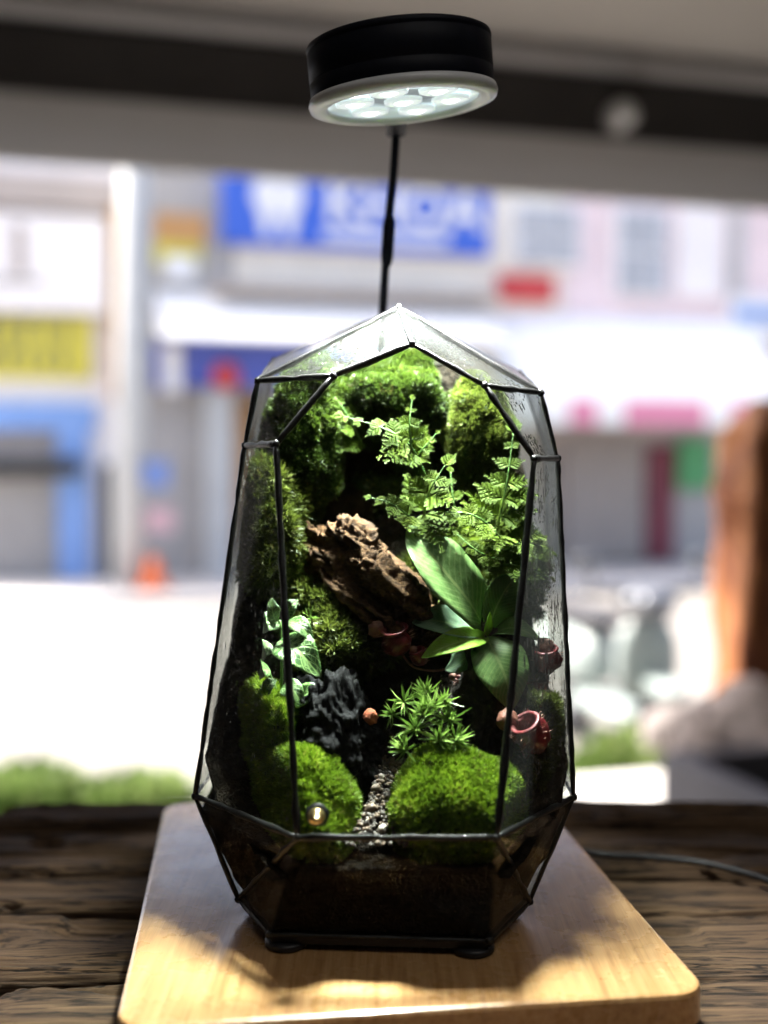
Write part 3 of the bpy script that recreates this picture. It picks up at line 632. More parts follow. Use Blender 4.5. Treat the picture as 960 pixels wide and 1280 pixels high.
def paddlemat(name, c0, c1, pale):
    m, t, b, o = nodes(name); uv = N(t, 'ShaderNodeUVMap'); sp = N(t, 'ShaderNodeSeparateXYZ'); t.links.new(uv.outputs[0], sp.inputs[0])
    d = N(t, 'ShaderNodeMath', operation='SUBTRACT', i_1=.5); t.links.new(sp.outputs[1], d.inputs[0]); ab = N(t, 'ShaderNodeMath', operation='ABSOLUTE'); t.links.new(d.outputs[0], ab.inputs[0])
    f = noise(t, coord(t), 170, 6, .6); r = ramp(t, [(.3, c0), (.7, c1)], f)
    mr = ramp(t, [(.0, (1, 1, 1)), (.018, (.8, .8, .8)), (.035, (0, 0, 0))], ab.outputs[0])
    mx = N(t, 'ShaderNodeMixRGB'); t.links.new(mr.outputs[0], mx.inputs[0]); t.links.new(r.outputs[0], mx.inputs[1]); mx.inputs[2].default_value = (*pale, 1)
    # brown specks
    sv = noise(t, coord(t), 520, 2, .5); sr = ramp(t, [(.66, (0, 0, 0)), (.73, (.85, .85, .85))], sv); m2 = N(t, 'ShaderNodeMixRGB'); t.links.new(sr.outputs[0], m2.inputs[0]); t.links.new(mx.outputs[0], m2.inputs[1]); m2.inputs[2].default_value = (.11, .075, .03, 1)
    kv = N(t, 'ShaderNodeMath', operation='MULTIPLY', i_1=.5); t.links.new(ab.outputs[0], kv.inputs[0]); sv_ = N(t, 'ShaderNodeMath', operation='SUBTRACT'); t.links.new(sp.outputs[0], sv_.inputs[0]); t.links.new(kv.outputs[0], sv_.inputs[1])
    fq = N(t, 'ShaderNodeMath', operation='MULTIPLY', i_1=16.0); t.links.new(sv_.outputs[0], fq.inputs[0]); pp_ = N(t, 'ShaderNodeMath', operation='PINGPONG', i_1=.5); t.links.new(fq.outputs[0], pp_.inputs[0])
    vr = ramp(t, [(0, (.45, .45, .45)), (.12, (.12, .12, .12)), (.3, (0, 0, 0))], pp_.outputs[0]); m4 = N(t, 'ShaderNodeMixRGB'); t.links.new(vr.outputs[0], m4.inputs[0]); t.links.new(m2.outputs[0], m4.inputs[1]); m4.inputs[2].default_value = (*pale, 1); m2 = m4
    t.links.new(m2.outputs[0], b.inputs['Base Color']); b.inputs['Roughness'].default_value = .42; b.inputs['Specular IOR Level'].default_value = .22
    bump(t, noise(t, coord(t), 300, 5), .0010, .6, b)
    tr = N(t, 'ShaderNodeBsdfTranslucent'); t.links.new(m2.outputs[0], tr.inputs[0]); ms = N(t, 'ShaderNodeMixShader', i_0=.32); t.links.new(b.outputs[0], ms.inputs[1]); t.links.new(tr.outputs[0], ms.inputs[2]); t.links.new(ms.outputs[0], o.inputs[0]); return m
M['paddle'] = paddlemat('paddle', (.065, .135, .035), (.150, .255, .085), (.25, .34, .13))
M['paddle_pale'] = paddlemat('paddle_pale', (.14, .24, .15), (.21, .32, .21), (.27, .38, .22))
M['paddle_new'] = paddlemat('paddle_new', (.16, .30, .03), (.22, .37, .05), (.30, .42, .10))
pit = thing('pitcher_plant', P(608, 830, .585), 'paddle leaved pitcher plant with dark red pitchers right of the driftwood', 'pitcher plant')
leaf('leaf', [(606, 785, .582), (588, 752, .574), (556, 712, .572), (530, 680, .578), (511, 656, .586)], 72, M['paddle'], pit, (.3, -.75, .55), .22, .95, wave=.05)['label'] = 'longest upright mottled leaf'
leaf('leaf', [(612, 788, .586), (620, 762, .584), (634, 735, .586), (650, 716, .592)], 46, M['paddle'], pit, (.5, -.6, .5), .25, .9)
leaf('leaf', [(604, 792, .584), (575, 782, .574), (545, 775, .570), (515, 778, .573)], 46, M['paddle_pale'], pit, (-.1, -.55, .8), .25, .9, roll=.15)['label'] = 'pale blue green rounded leaf'
leaf('leaf', [(610, 796, .578), (585, 799, .566), (555, 808, .560), (527, 822, .560)], 30, M['paddle_new'], pit, (.1, -.75, .65), .5, .8)['label'] = 'bright yellow green young leaf'
leaf('leaf', [(604, 798, .584), (588, 815, .574), (572, 830, .572), (556, 838, .574)], 30, M['paddle_pale'], pit, (-.1, -.7, .6), .25, .85)
leaf('leaf', [(608, 796, .578), (622, 822, .566), (634, 852, .562), (640, 888, .564)], 66, M['paddle'], pit, (.15, -.85, .5), .18, .80, wave=.04)['label'] = 'broad leaf hanging down in front'
leaf('leaf', [(614, 792, .586), (636, 784, .580), (656, 788, .580), (678, 802, .583)], 34, M['paddle'], pit, (.1, -.5, .85), .25, .85)
leaf('leaf', [(606, 798, .578), (609, 785, .574), (613, 765, .572)], 13, M['paddle_new'], pit, (.5, -.7, .3), .6, .8)['label'] = 'small upright new shoot'
tube('stem', [P(604, 850, .594), P(607, 820, .586), P(607, 795, .582)], [.0024, .0022, .0016], M['stem_green'], pit)
def pitchmat():
    m, t, b, o = nodes('pitcher_red'); f = noise(t, coord(t), 230, 5, .6); r = ramp(t, [(.3, (.05, .003, .005)), (.6, (.11, .005, .008)), (.85, (.18, .02, .02))], f)
    t.links.new(r.outputs[0], b.inputs['Base Color']); b.inputs['Roughness'].default_value = .4; bump(t, noise(t, coord(t), 500, 4), .0006, .5, b); return m
M['pitcher'] = pitchmat(); M['pitcher_lid'] = plain('pitcher_lid', (.15, .055, .035), .6, 0, .5, 260, .7, .0008); M['hair_pink'] = plain('hair_pink', (.42, .22, .17), .6, 0, .3, 300)
def pitcher(px, py, Y, r, axis, lid=None, lidr=8):
    c = P(px, py, Y); s = Y / FPX; r *= s * 1.15; a = nrm(np.array(axis, float))
    o = lathe('pitcher', [(0, -1.0 * r), (.45 * r, -.95 * r), (.85 * r, -.6 * r), (1.0 * r, -.1 * r), (.92 * r, .35 * r), (.72 * r, .68 * r), (.70 * r, .8 * r), (.62 * r, .8 * r), (.6 * r, .5 * r), (.7 * r, 0), (.5 * r, -.6 * r), (0, -.8 * r)], M['pitcher'], pit, c, a, 26)
    co = np.array([q.co[:] for q in o.data.vertices]); co = c + (co - c) * (1 + .20 * fbm((co - c) / r * 1.7 + px, 3, 8))[:, None]; o.data.vertices.foreach_set('co', co.astype(np.float32).ravel()); o.data.update()
    lathe('rim', [(.66 * r, .70 * r), (.84 * r, .72 * r), (.92 * r, .82 * r), (.84 * r, .92 * r), (.66 * r, .88 * r), (.66 * r, .70 * r)], M['pitcher'], o, c, a, 26)
    u = nrm(np.cross(a, [0, 1.0, .2])); w = np.cross(a, u); V, T, nv = [], [], 0      # hairy ribs down the front
    for k in range(46):
        th, h = rs.uniform(0, 6.28), rs.uniform(-.6, .8) * r; d = nrm(u * math.cos(th) + w * math.sin(th) + a * .3); b0 = c + a * h + (u * math.cos(th) + w * math.sin(th)) * r * .86
        v, t, _ = blades(b0[None], d[None], np.array([.32 * r + .0008]), np.array([.00022]), rs, .2); V.append(v); T.append(t + nv); nv += len(v)
    trimesh('hairs', np.concatenate(V), np.concatenate(T), M['hair_pink'], o)
    if lid is not None:
        v, t = ICO[3]; lc = P(*lid); q = v * (1 + .16 * fbm(v * 2.3 + px, 3, 4))[:, None] * lidr * s * np.array([1, .8, 1.]); trimesh('lid', lc + q, t, M['pitcher_lid'], o, smooth=True)
    return o
pitcher(496, 800, .572, 17, (-.2, -.35, .9), (471, 787, .573), 11)
pitcher(524, 821, .570, 10, (-.35, -.3, .9), (517, 812, .569), 5)
pitcher(684, 824, .573, 15, (-.15, -.3, .95), (681, 808, .574), 11)
pitcher(676, 852, .578, 9, (.0, -.7, .6))
pitcher(664, 917, .553, 20, (-.45, -.35, .8), (634, 900, .556), 14)
pitcher(574, 852, .577, 6, (0, -.4, .9), (566, 846, .577), 5)
for A in ([(600, 800, .585), (560, 835, .582), (520, 835, .577), (500, 815, .574)], [(612, 800, .585), (650, 850, .58), (672, 850, .578), (682, 838, .575)], [(612, 800, .585), (635, 880, .578), (655, 945, .57), (664, 936, .567)]):
    tube('tendril', smooth_path([P(*q) for q in A], 18), .0006, M['pitcher_lid'], pit, 6)

# ferns
def lobe_leaf(base, d, side, nn, L, Wm, lobes, rng, droop=.2):
    V, T = [], []
    def pt(a, b): return base + d * (a * L) + side * (b * Wm) - np.array([0, 0, 1]) * droop * L * a * a + nn * (.18 * Wm * abs(b))
    V.append(pt(0, 0)); mids = []
    for k in range(lobes + 1): V.append(pt(k / lobes * .97 + .02, 0)); mids.append(len(V) - 1)
    for sg in (-1, 1):
        for k in range(lobes):
            a0, st = k / lobes * .97 + .02, .97 / lobes; w = (math.sin(math.pi * min(1, (a0 * .86 + .14)) ** .75) ** .8) * rng.uniform(.8, 1.12)
            i = len(V)
            V += [pt(a0 + st * .30, sg * w * .50), pt(a0 + st * .80, sg * w * .96), pt(a0 + st * 1.25, sg * w * 1.0), pt(a0 + st * 1.20, sg * w * .42)]
            q = [mids[k], i, i + 1, i + 2, i + 3, mids[k + 1]]
            T += [(q[0], q[1], q[5]), (q[1], q[2], q[3]), (q[1], q[3], q[4]), (q[1], q[4], q[5])]
    i = len(V); V += [pt(.93, .16), pt(1.10, 0), pt(.93, -.16)]; T += [(mids[-1], i, i + 1), (mids[-1], i + 1, i + 2)]
    return V, T
def pinna_data(base, d, side, nn, L, Wm, lobes, rng, droop=.2):
    """a leafy fern segment: lobed leaflets along a curved midrib"""
    V, T = [], []
    n2 = max(4, lobes + 1); cur = rng.uniform(-.25, .25)
    def mid(t): return base + d * (t * L) + side * (cur * L * t * t * .5) - np.array([0, 0, 1]) * droop * L * t * t
    def add(v, t):
        o_ = len(V); V.extend(v); T.extend([(a + o_, b + o_, c + o_) for a, b, c in t])
    for k in range(n2):
        t = .06 + .86 * k / n2; ll = Wm * 1.75 * (1 - t) ** .85
        for sg in (-1, 1):
            a = R(46 + rng.uniform(-6, 6)); dd = nrm(side * sg * math.sin(a) + d * math.cos(a) + nn * rng.uniform(-.06, .14)); sd = np.cross(nn, dd)
            v, tt = lobe_leaf(mid(t), dd, sd, nn, ll * rng.uniform(.85, 1.12), ll * .33, 4 if ll > Wm * .5 else 3, rng, .12); add(v, tt)
    v, tt = lobe_leaf(mid(.86), nrm(d - np.array([0, 0, droop])), side, nn, L * .20, L * .07, 2, rng, .1); add(v, tt)
    i = len(V); w = L * .012; V += [mid(0) - side * w, mid(0) + side * w, mid(.5) + side * w, mid(.5) - side * w, mid(.95)]; T += [(i, i + 1, i + 2), (i, i + 2, i + 3), (i + 3, i + 2, i + 4)]
    return np.array(V), np.array(T)
rf = np.random.default_rng(33)
def frond(parent, pts, npin, Lmax, up, ratio=.36, start=.12, droop=.2, ang=58, lobes=6, prof=.8, name='frond'):
    path = smooth_path([P(*q) for q in pts], 40); tan = nrm(np.gradient(path, axis=0)); U = nrm(np.array(up, float)); s = pts[0][2] / FPX; Lmax *= 1.12; npin = max(3, npin - 1)
    V, T = tube_data(path, np.linspace(.0007, .00025, 40), 6); ro = trimesh(name, inside(V), T, M['stem_green'], parent, smooth=True)
    for k in range(npin):
        t = start + (1 - start) * (k + .3) / npin; i = min(39, int(t * 39)); env = (1 - (t - start) / (1 - start)) ** prof
        for sg in (-1, 1):
            side = nrm(np.cross(tan[i], U)) * sg; a = R(ang + rf.uniform(-6, 6)); d = nrm(side * math.sin(a) + tan[i] * math.cos(a) + U * rf.uniform(-.08, .18))
            nn = nrm(np.cross(d, np.cross(U, d))); sd = np.cross(nn, d); L = Lmax * s * max(.16, env) * rf.uniform(.88, 1.1)
            v, tt = pinna_data(path[i], d, sd, nn, L, L * ratio * (.9 if env > .3 else 1.2), max(3, int(lobes * max(.55, env))), rf, droop)
            trimesh('pinna', inside(v), tt, M['fern_leaf'], ro, {'tint': np.clip(rf.uniform(.15, .85) + rf.uniform(-.12, .12, len(v)), 0, 1)})
    i = 39; d = tan[-1]; sd = nrm(np.cross(d, U)); v, tt = pinna_data(path[i], d, sd, U, Lmax * s * .30, Lmax * s * .11, 4, rf, droop); trimesh('pinna', inside(v), tt, M['fern_leaf'], ro, {'tint': np.full(len(v), .6)})
fern = thing('fern', P(535, 660, .61), 'lacy green fern with fronds arching in front of the central hollow', 'fern')
frond(fern, [(545, 625, .606), (530, 590, .598), (512, 556, .592), (478, 535, .590), (428, 520, .596)], 6, 46, (.25, -.75, .6), .34, .38, .25)
frond(fern, [(530, 655, .600), (532, 630, .590), (540, 608, .586), (556, 582, .588)], 4, 66, (-.1, -.7, .7), .36, .10, .25, 70)
frond(fern, [(524, 658, .596), (505, 640, .584), (485, 628, .580), (464, 622, .582)], 4, 30, (.1, -.65, .75), .42, .15, .2)
frond(fern, [(520, 575, .596), (530, 560, .592), (545, 542, .592)], 3, 22, (0, -.8, .6), .4, .1)
frond(fern, [(514, 558, .592), (512, 530, .590), (515, 500, .594)], 4, 26, (.2, -.85, .5), .4, .1)
fern2 = thing('fern', P(620, 700, .60), 'larger bright fern rising along the right front edge above the pitcher plant', 'fern')
frond(fern2, [(614, 690, .600), (624, 650, .592), (634, 600, .590), (642, 540, .596)], 8, 62, (-.15, -.8, .55), .34, .08, .2, 62, 7)
frond(fern2, [(628, 676, .592), (608, 654, .580), (585, 642, .577), (556, 640, .580)], 5, 38, (.1, -.65, .75), .42, .05, .2)
frond(fern2, [(622, 700, .590), (606, 694, .580), (590, 684, .578), (572, 668, .582)], 5, 26, (.1, -.7, .7), .42, .05, .2)
frond(fern2, [(626, 690, .590), (648, 680, .582), (668, 680, .582), (690, 690, .588)], 5, 34, (-.1, -.65, .75), .42, .05, .2)
frond(fern2, [(622, 706, .588), (640, 706, .578), (662, 712, .577), (688, 722, .582)], 5, 28, (0, -.7, .7), .42, .05, .2)
frond(fern2, [(618, 708, .590), (612, 696, .580), (608, 684, .576)], 3, 22, (0, -.8, .6), .5, .05, .2)
frond(fern2, [(640, 660, .594), (652, 630, .588), (664, 605, .588)], 5, 30, (-.2, -.7, .5), .4, .05, .2)
fern3 = thing('fern', P(425, 520, .64), 'small dark fern in shade left of the central moss dome', 'fern')
frond(fern3, [(455, 560, .630), (440, 530, .622), (425, 505, .620), (408, 486, .624)], 6, 30, (.3, -.8, .5), .36, .05)
fern4 = thing('fern', P(598, 620, .62), 'little fern in the gap right of the central hollow', 'fern')
frond(fern4, [(590, 690, .612), (575, 660, .606), (566, 620, .606), (563, 590, .610)], 5, 28, (.1, -.8, .6), .40, .2)

# veined nerve plant
def nervemat():
    m, t, b, o = nodes('nerve_leaf'); uv = N(t, 'ShaderNodeUVMap'); sp = N(t, 'ShaderNodeSeparateXYZ'); t.links.new(uv.outputs[0], sp.inputs[0])
    d = N(t, 'ShaderNodeMath', operation='SUBTRACT', i_1=.5); t.links.new(sp.outputs[1], d.inputs[0]); ab = N(t, 'ShaderNodeMath', operation='ABSOLUTE'); t.links.new(d.outputs[0], ab.inputs[0])
    mid = ramp(t, [(0, (1, 1, 1)), (.03, (1, 1, 1)), (.06, (0, 0, 0))], ab.outputs[0])
    # chevron side veins
    k = N(t, 'ShaderNodeMath', operation='MULTIPLY', i_1=.55); t.links.new(ab.outputs[0], k.inputs[0]); su = N(t, 'ShaderNodeMath', operation='SUBTRACT'); t.links.new(sp.outputs[0], su.inputs[0]); t.links.new(k.outputs[0], su.inputs[1])
    fq = N(t, 'ShaderNodeMath', operation='MULTIPLY', i_1=7.0); t.links.new(su.outputs[0], fq.inputs[0]); fr = N(t, 'ShaderNodeMath', operation='PINGPONG', i_1=.5); t.links.new(fq.outputs[0], fr.inputs[0])
    ve = ramp(t, [(0, (1, 1, 1)), (.06, (.8, .8, .8)), (.12, (0, 0, 0))], fr.outputs[0])
    vo = N(t, 'ShaderNodeTexVoronoi', feature='DISTANCE_TO_EDGE'); mp = N(t, 'ShaderNodeMapping'); mp.inputs['Scale'].default_value = (11, 7, 1); t.links.new(uv.outputs[0], mp.inputs[0]); t.links.new(mp.outputs[0], vo.inputs['Vector']); vo.inputs['Scale'].default_value = 1.0
    net = ramp(t, [(0, (.75, .75, .75)), (.05, (.5, .5, .5)), (.10, (0, 0, 0))], vo.outputs['Distance'])
    a = N(t, 'ShaderNodeMath', operation='MAXIMUM'); t.links.new(mid.outputs[0], a.inputs[0]); t.links.new(ve.outputs[0], a.inputs[1]); a2 = N(t, 'ShaderNodeMath', operation='MAXIMUM'); t.links.new(a.outputs[0], a2.inputs[0]); t.links.new(net.outputs[0], a2.inputs[1])
    mx = N(t, 'ShaderNodeMixRGB'); t.links.new(a2.outputs[0], mx.inputs[0]); mx.inputs[1].default_value = (.018, .060, .010, 1); mx.inputs[2].default_value = (.17, .27, .09, 1)
    t.links.new(mx.outputs[0], b.inputs['Base Color']); b.inputs['Roughness'].default_value = .4; bump(t, a2.outputs[0], -.0003, .6, b); return m
M['nerve'] = nervemat()
nerve = thing('nerve_plant', P(360, 850, .585), 'nerve plant with white veined leaves behind the left lead strip', 'nerve plant')
for pts, w in (([(349, 778, .572), (330, 778, .565), (309, 791, .566)], 26), ([(360, 776, .572), (376, 782, .564), (392, 803, .564)], 22), ([(350, 800, .570), (372, 812, .559), (402, 847, .560)], 48),
               ([(368, 878, .570), (386, 866, .561), (408, 869, .562)], 28), ([(346, 778, .572), (341, 764, .566), (340, 748, .567)], 20), ([(330, 868, .574), (336, 856, .568), (346, 850, .568)], 18),
               ([(338, 838, .574), (318, 836, .566), (306, 850, .568)], 24), ([(352, 860, .568), (366, 862, .562), (380, 884, .562)], 26), ([(356, 772, .57), (363, 758, .566), (372, 750, .567)], 18), ([(340, 806, .572), (326, 812, .566), (316, 828, .567)], 24)):
    leaf('leaf', pts, w, M['nerve'], nerve, (.05, -.8, .6), .18, .72, 16, 9, wave=.05)
for A in ([(352, 880, .58), (352, 830, .574), (350, 775, .572)], [(352, 880, .58), (340, 850, .576), (335, 838, .574)]): tube('stem', smooth_path([P(*q) for q in A], 12), .0008, M['stem_green'], nerve, 6)

# ------------------------------------------------------------------ lamp
lamp = thing('led_lamp', (0.0, .735, TZ), 'round black LED lamp glowing white on a thin black stem over the terrarium', 'lamp')
lc = P(504, 126, .612)                 # centre of the lit face
# tilt: left side lower, face leaning a little away from the viewer
lx = nrm(P(622, 112, .612) - P(386, 134, .612)); ly = nrm(np.array([0.0, 1.0, .105])); ly = nrm(ly - lx * np.dot(lx, ly)); ln = np.cross(lx, ly)   # ln points up
rad = np.linalg.norm(P(622, 112, .612) - P(386, 134, .612)) / 2
lathe('housing', [(0, .0310), (rad * .93, .0310), (rad * .965, .0300), (rad * .972, .0287), (rad * .972, .0275), (rad * .955, .0270), (rad * .968, .0265), (rad * .968, .0120), (rad * .955, .0115), (rad * .968, .0110), (rad * .968, .002), (rad * .95, .001)], M['lamp_black'], lamp, lc, ln, 96)
lathe('bezel', [(rad * .80, -.0005), (rad * .83, -.0028), (rad * .93, -.0030), (rad * .985, -.0020), (rad * 1.0, .0004), (rad * .985, .0030), (rad * .955, .0032)], M['bezel'], lamp, lc, ln, 96)
M['lens'] = emit('lens', (.80, .90, .92), .075)
M['led'] = emit('led', (.93, .98, 1.0), .75)
cover = lathe('lens_cover', [(0, .0012), (rad * .8, .0012), (rad * .83, -.0010)], M['lens'], lamp, lc, ln, 64)
M['optic'] = emit('optic', (.82, .93, .95), .14)
for k in range(7):
    if k == 0: q = lc.copy()
    else: a = R(60 * k + 12); q = lc + rad * .52 * (lx * math.cos(a) + ly * math.sin(a))
    rr_ = rad * .205
    o = lathe('led_lens', [(rr_, .0006), (rr_ * .97, -.0010), (rr_ * .80, -.0016), (rr_ * .62, -.0006), (rr_ * .5, -.0014), (rr_ * .48, -.0010)], M['optic'], lamp, q, ln, 30)
    lathe('led_chip', [(rr_ * .48, -.0010), (rr_ * .3, -.0020), (0, -.0024)], M['led'], o, q, ln, 24)
lt = bpy.data.lights.new('lamp_light', 'AREA'); lt.shape = 'DISK'; lt.size = rad * 1.7; lt.energy = LAMP_W; lt.spread = R(66); lt.color = (.97, 1.0, .96)
lo_ = bpy.data.objects.new('lamp_light', lt); COL.objects.link(lo_); lo_.location = Vector(lc - ln * .006); lo_.rotation_euler = Vector((lc - ln * .006) - np.array([-.002, .560, .06])).to_track_quat('Z', 'Y').to_euler(); put(lo_, lamp)
A = [P(497, 90, .70), P(496, 150, .704), P(492, 215, .706), P(487, 262, .707), P(484, 300, .708), P(481, 345, .708), P(478, 400, .709), P(476, 470, .712)]
base_pt = np.array([A[-1][0], .735, TZ + .012]); A += [np.array([A[-1][0], .722, .15]), base_pt]
pp = smooth_path(A, 80); tube('stem', pp, .0026, M['lamp_black'], lamp, 12)
tube('joint_sleeve', smooth_path([P(487, 270, .7072), P(485, 300, .7078), P(483, 333, .708)], 12), [.0026, .0036, .0040, .0040, .0040, .0040, .0040, .0040, .0040, .0040, .0036, .0026], M['lamp_black'], lamp, 14)
bevel_box('bracket', P(496, 138, .664) - [.006, .008, .004], P(496, 138, .664) + [.006, .042, .018], M['lamp_black'], lamp, .002, 2)
bevel_box('stem_base', base_pt - [.022, .016, .0115], base_pt + [.022, .024, .008], M['black_plastic'], lamp, .003, 2)
cz = TZ + .0015
cp = [np.array([base_pt[0] + .01, .75, TZ + .008]), np.array([.06, .77, cz]), Pz(738, 1070, cz), Pz(800, 1075, cz), Pz(860, 1080, cz), Pz(910, 1090, cz), Pz(965, 1107, cz), Pz(1060, 1150, cz)]
tube('power_cord', smooth_path(cp, 90) + np.array([0, 0, .0022]), .0021, M['black_plastic'], lamp, 10)

# ------------------------------------------------------------------ street
TH = R(14.9); CT, ST = math.cos(TH), math.sin(TH); V0 = 14.96; GZ = -1.36
def uvz(px, py, v):               # street coordinates (along the facades, away from us, up) of a pixel at distance v
    d = ray(px, py); n = np.array([-ST, CT, 0]); t = v / np.dot(n, d) ; p = EYE + d * t
    return p[0] * CT + p[1] * ST, p[2]
def W3(u, v, z): return np.array([u * CT - v * ST, u * ST + v * CT, z])
XF = lambda q: W3(*q)
def sbox(name, x0, x1, y0, y1, v, depth, mat, parent=None, bev=0.0, ref=None):
    """box from photograph columns x0..x1 and rows y0..y1 on the plane at distance v, depth metres thick towards us"""
    xm, ym = (x0 + x1) / 2, (y0 + y1) / 2
    u0, u1 = uvz(x0, ym, v)[0], uvz(x1, ym, v)[0]; z1, z0 = uvz(xm, y0, v)[1], uvz(xm, y1, v)[1]
    return bevel_box(name, (u0, v - depth, z0), (u1, v, z1), mat, parent, bev, 1, XF), (u0, u1, z0, z1)
def gbox(name, u0, u1, v0, v1, z0, z1, mat, parent=None, bev=0.0): return bevel_box(name, (u0, v0, z0), (u1, v1, z1), mat, parent, bev, 1, XF)
def sthing(name, px, v, label, cat, z=GZ, group=None):
    u = uvz(px, 600, v)[0]; return thing(name, W3(u, v, z), label, cat, group)
M['asphalt'] = plain('asphalt', (.21, .196, .18), .9, 0, .22, .6, .3, .01)
M['pavement'] = plain('pavement', (.55, .525, .50), .9, 0, .1, 4, .3, .01)
M['white_wall'] = plain('white_wall', (.86, .82, .80), .85, 0, .05, 2)
M['cream_wall'] = plain('cream_wall', (.86, .80, .68), .85, 0, .05, 2)
M['pink_wall'] = plain('pink_wall', (.80, .66, .66), .85, 0, .06, 2)
M['tan_wall'] = plain('tan_wall', (.46, .40, .36), .85, 0, .08, 2)
M['grey_wall'] = plain('grey_wall', (.42, .40, .38), .85, 0, .08, 2)
M['yellow_sign'] = plain('yellow_sign', (.60, .53, .06), .5, 0, .08, 3)
M['sign_dark'] = plain('sign_dark', (.16, .15, .08), .6)
M['blue_sign'] = plain('blue_sign', (.045, .13, .60), .5, 0, .06, 3)
M['white_paint'] = plain('white_paint', (.8, .8, .8), .5, 0, .03, 3)
M['blue_frame'] = plain('blue_frame', (.20, .34, .66), .5, 0, .08, 3)
M['shutter'] = plain('shutter', (.36, .345, .33), .55, .2, .08, 5)
M['shutter_tan'] = plain('shutter_tan', (.36, .32, .29), .6, .1, .08, 5)
M['dark_metal'] = plain('dark_metal', (.03, .03, .03), .5, 0, .2, 10)
M['red'] = plain('red', (.55, .05, .05), .5, 0, .1, 4)
M['maroon'] = plain('maroon', (.17, .03, .045), .6, 0, .1, 4)
M['pink_cloth'] = plain('pink_cloth', (.72, .26, .38), .8, 0, .06, 5)
M['white_cloth'] = plain('white_cloth', (.88, .87, .84), .85, 0, .03, 5)
M['green_sign'] = plain('green_sign', (.08, .32, .12), .6, 0, .1, 4)
M['orange'] = plain('orange', (.75, .16, .04), .6, 0, .1, 6)
M['ochre'] = plain('ochre', (.50, .27, .10), .6, 0, .12, 6)
M['window_pane'] = plain('window_pane', (.10, .12, .13), .12, 0, .2, 6)
M['concrete'] = plain('concrete', (.50, .51, .50), .85, 0, .12, 6, .3, .004)
M['far_green'] = leafmat('far_green', [(0, (.05, .10, .02)), (.5, (.16, .25, .06)), (1, (.34, .42, .16))], .5, .3)

bevel_box('ground', (-90, -30, GZ - .5), (90, 120, GZ), M['asphalt'], None)['kind'] = 'structure'
bpy.data.objects['ground']['label'] = 'pale sunlit street'
tag(gbox('far_pavement', -30, 30, V0 - 2.2, V0 + .02, GZ + .001, GZ + .12, M['pavement'], None, .02), 'raised pavement before the houses', kind='structure')

# left house
hl = sthing('street_house', 60, V0, 'pale house with yellow sign and blue framed shutter at the left', 'house', group='houses across the street')
sbox('wall', -160, 152, 240, 760, V0 + 3.0, 3.0, M['white_wall'], hl)
sbox('wall', -160, 148, 222, 262, V0 + .15, .35, M['tan_wall'], hl)
sbox('pipe', 138, 160, 262, 500, V0 - .03, .2, M['ochre'], hl)
f, _ = sbox('door_frame', -60, 14, 505, 538, V0 - .002, .16, M['blue_frame'], hl)
sbox('door_frame', 14, 120, 505, 538, V0 - .004, .16, M['blue_frame'], hl)
sbox('door_frame', 72, 112, 538, 745, V0 - .006, .16, M['blue_frame'], hl)
sh, (u0, u1, z0, z1) = sbox('shutter', -60, 72, 590, 742, V0 - .01, .05, M['shutter'], hl)
zz = np.arange(z0 + .04, z1, .11)
for z in zz: gbox('slat', u0 + .01, u1 - .01, V0 - .085, V0 - .055, z, z + .09, M['shutter'], sh, .012)
sbox('transom', -60, 72, 538, 572, V0 - .01, .05, M['shutter_tan'], hl)
sbox('shutter_box', -60, 100, 573, 596, V0 - .17, .25, M['dark_metal'], hl, .02)
sbox('drain_pipe', 128, 140, 580, 735, V0 - .02, .12, M['dark_metal'], hl)
sg = sthing('shop_sign', 55, V0, 'yellow shop sign with rows of dark lettering on the left house', 'sign', .8)
b_, (u0, u1, z0, z1) = sbox('board', -150, 114, 395, 472, V0 - .003, .14, M['yellow_sign'], sg, .01)
rr = np.random.default_rng(5); V, F = [], []
def add_rect(V, F, u0, u1, z0, z1, v):
    i = len(V)
    for dv in (0, -.012):
        V += [W3(u0, v + dv, z0), W3(u1, v + dv, z0), W3(u1, v + dv, z1), W3(u0, v + dv, z1)]
    F += [(i + 4, i + 5, i + 6, i + 7), (i, i + 1, i + 5, i + 4), (i + 1, i + 2, i + 6, i + 5), (i + 2, i + 3, i + 7, i + 6), (i + 3, i, i + 4, i + 7)]
for zb_, zt_ in ((z0 + .12, z0 + .34), (z0 + .42, z0 + .74)):
    u = u0 + .1
    while u < u1 - .2:
        w = rr.uniform(.05, .09); add_rect(V, F, u, u + w, zb_, zt_ * 1.0, V0 - .145)
        if rr.uniform() < .6: add_rect(V, F, u + w + .001, u + w + .10, zb_ + rr.choice([0, .09]), zb_ + rr.choice([0, .09]) * 0 + .05 + zb_ * 0 + .05, V0 - .1455) if False else add_rect(V, F, u + w + .001, u + w + .09, zt_ - .06, zt_, V0 - .145)
        u += w + rr.uniform(.12, .2)
mesh('lettering', V, F, M['sign_dark'], sg)
pn = sthing('shop_sign', 40, V0, 'pale pink billboard above the yellow sign', 'sign', 2.0)
sbox('panel', -150, 132, 268, 388, V0 - .18, .10, M['white_wall'], pn, .01)
sbox('panel_stripe', -150, 55, 345, 352, V0 - .282, .02, M['grey_wall'], pn)
sbox('panel_stripe', 16, 32, 280, 344, V0 - .283, .02, M['tan_wall'], pn)
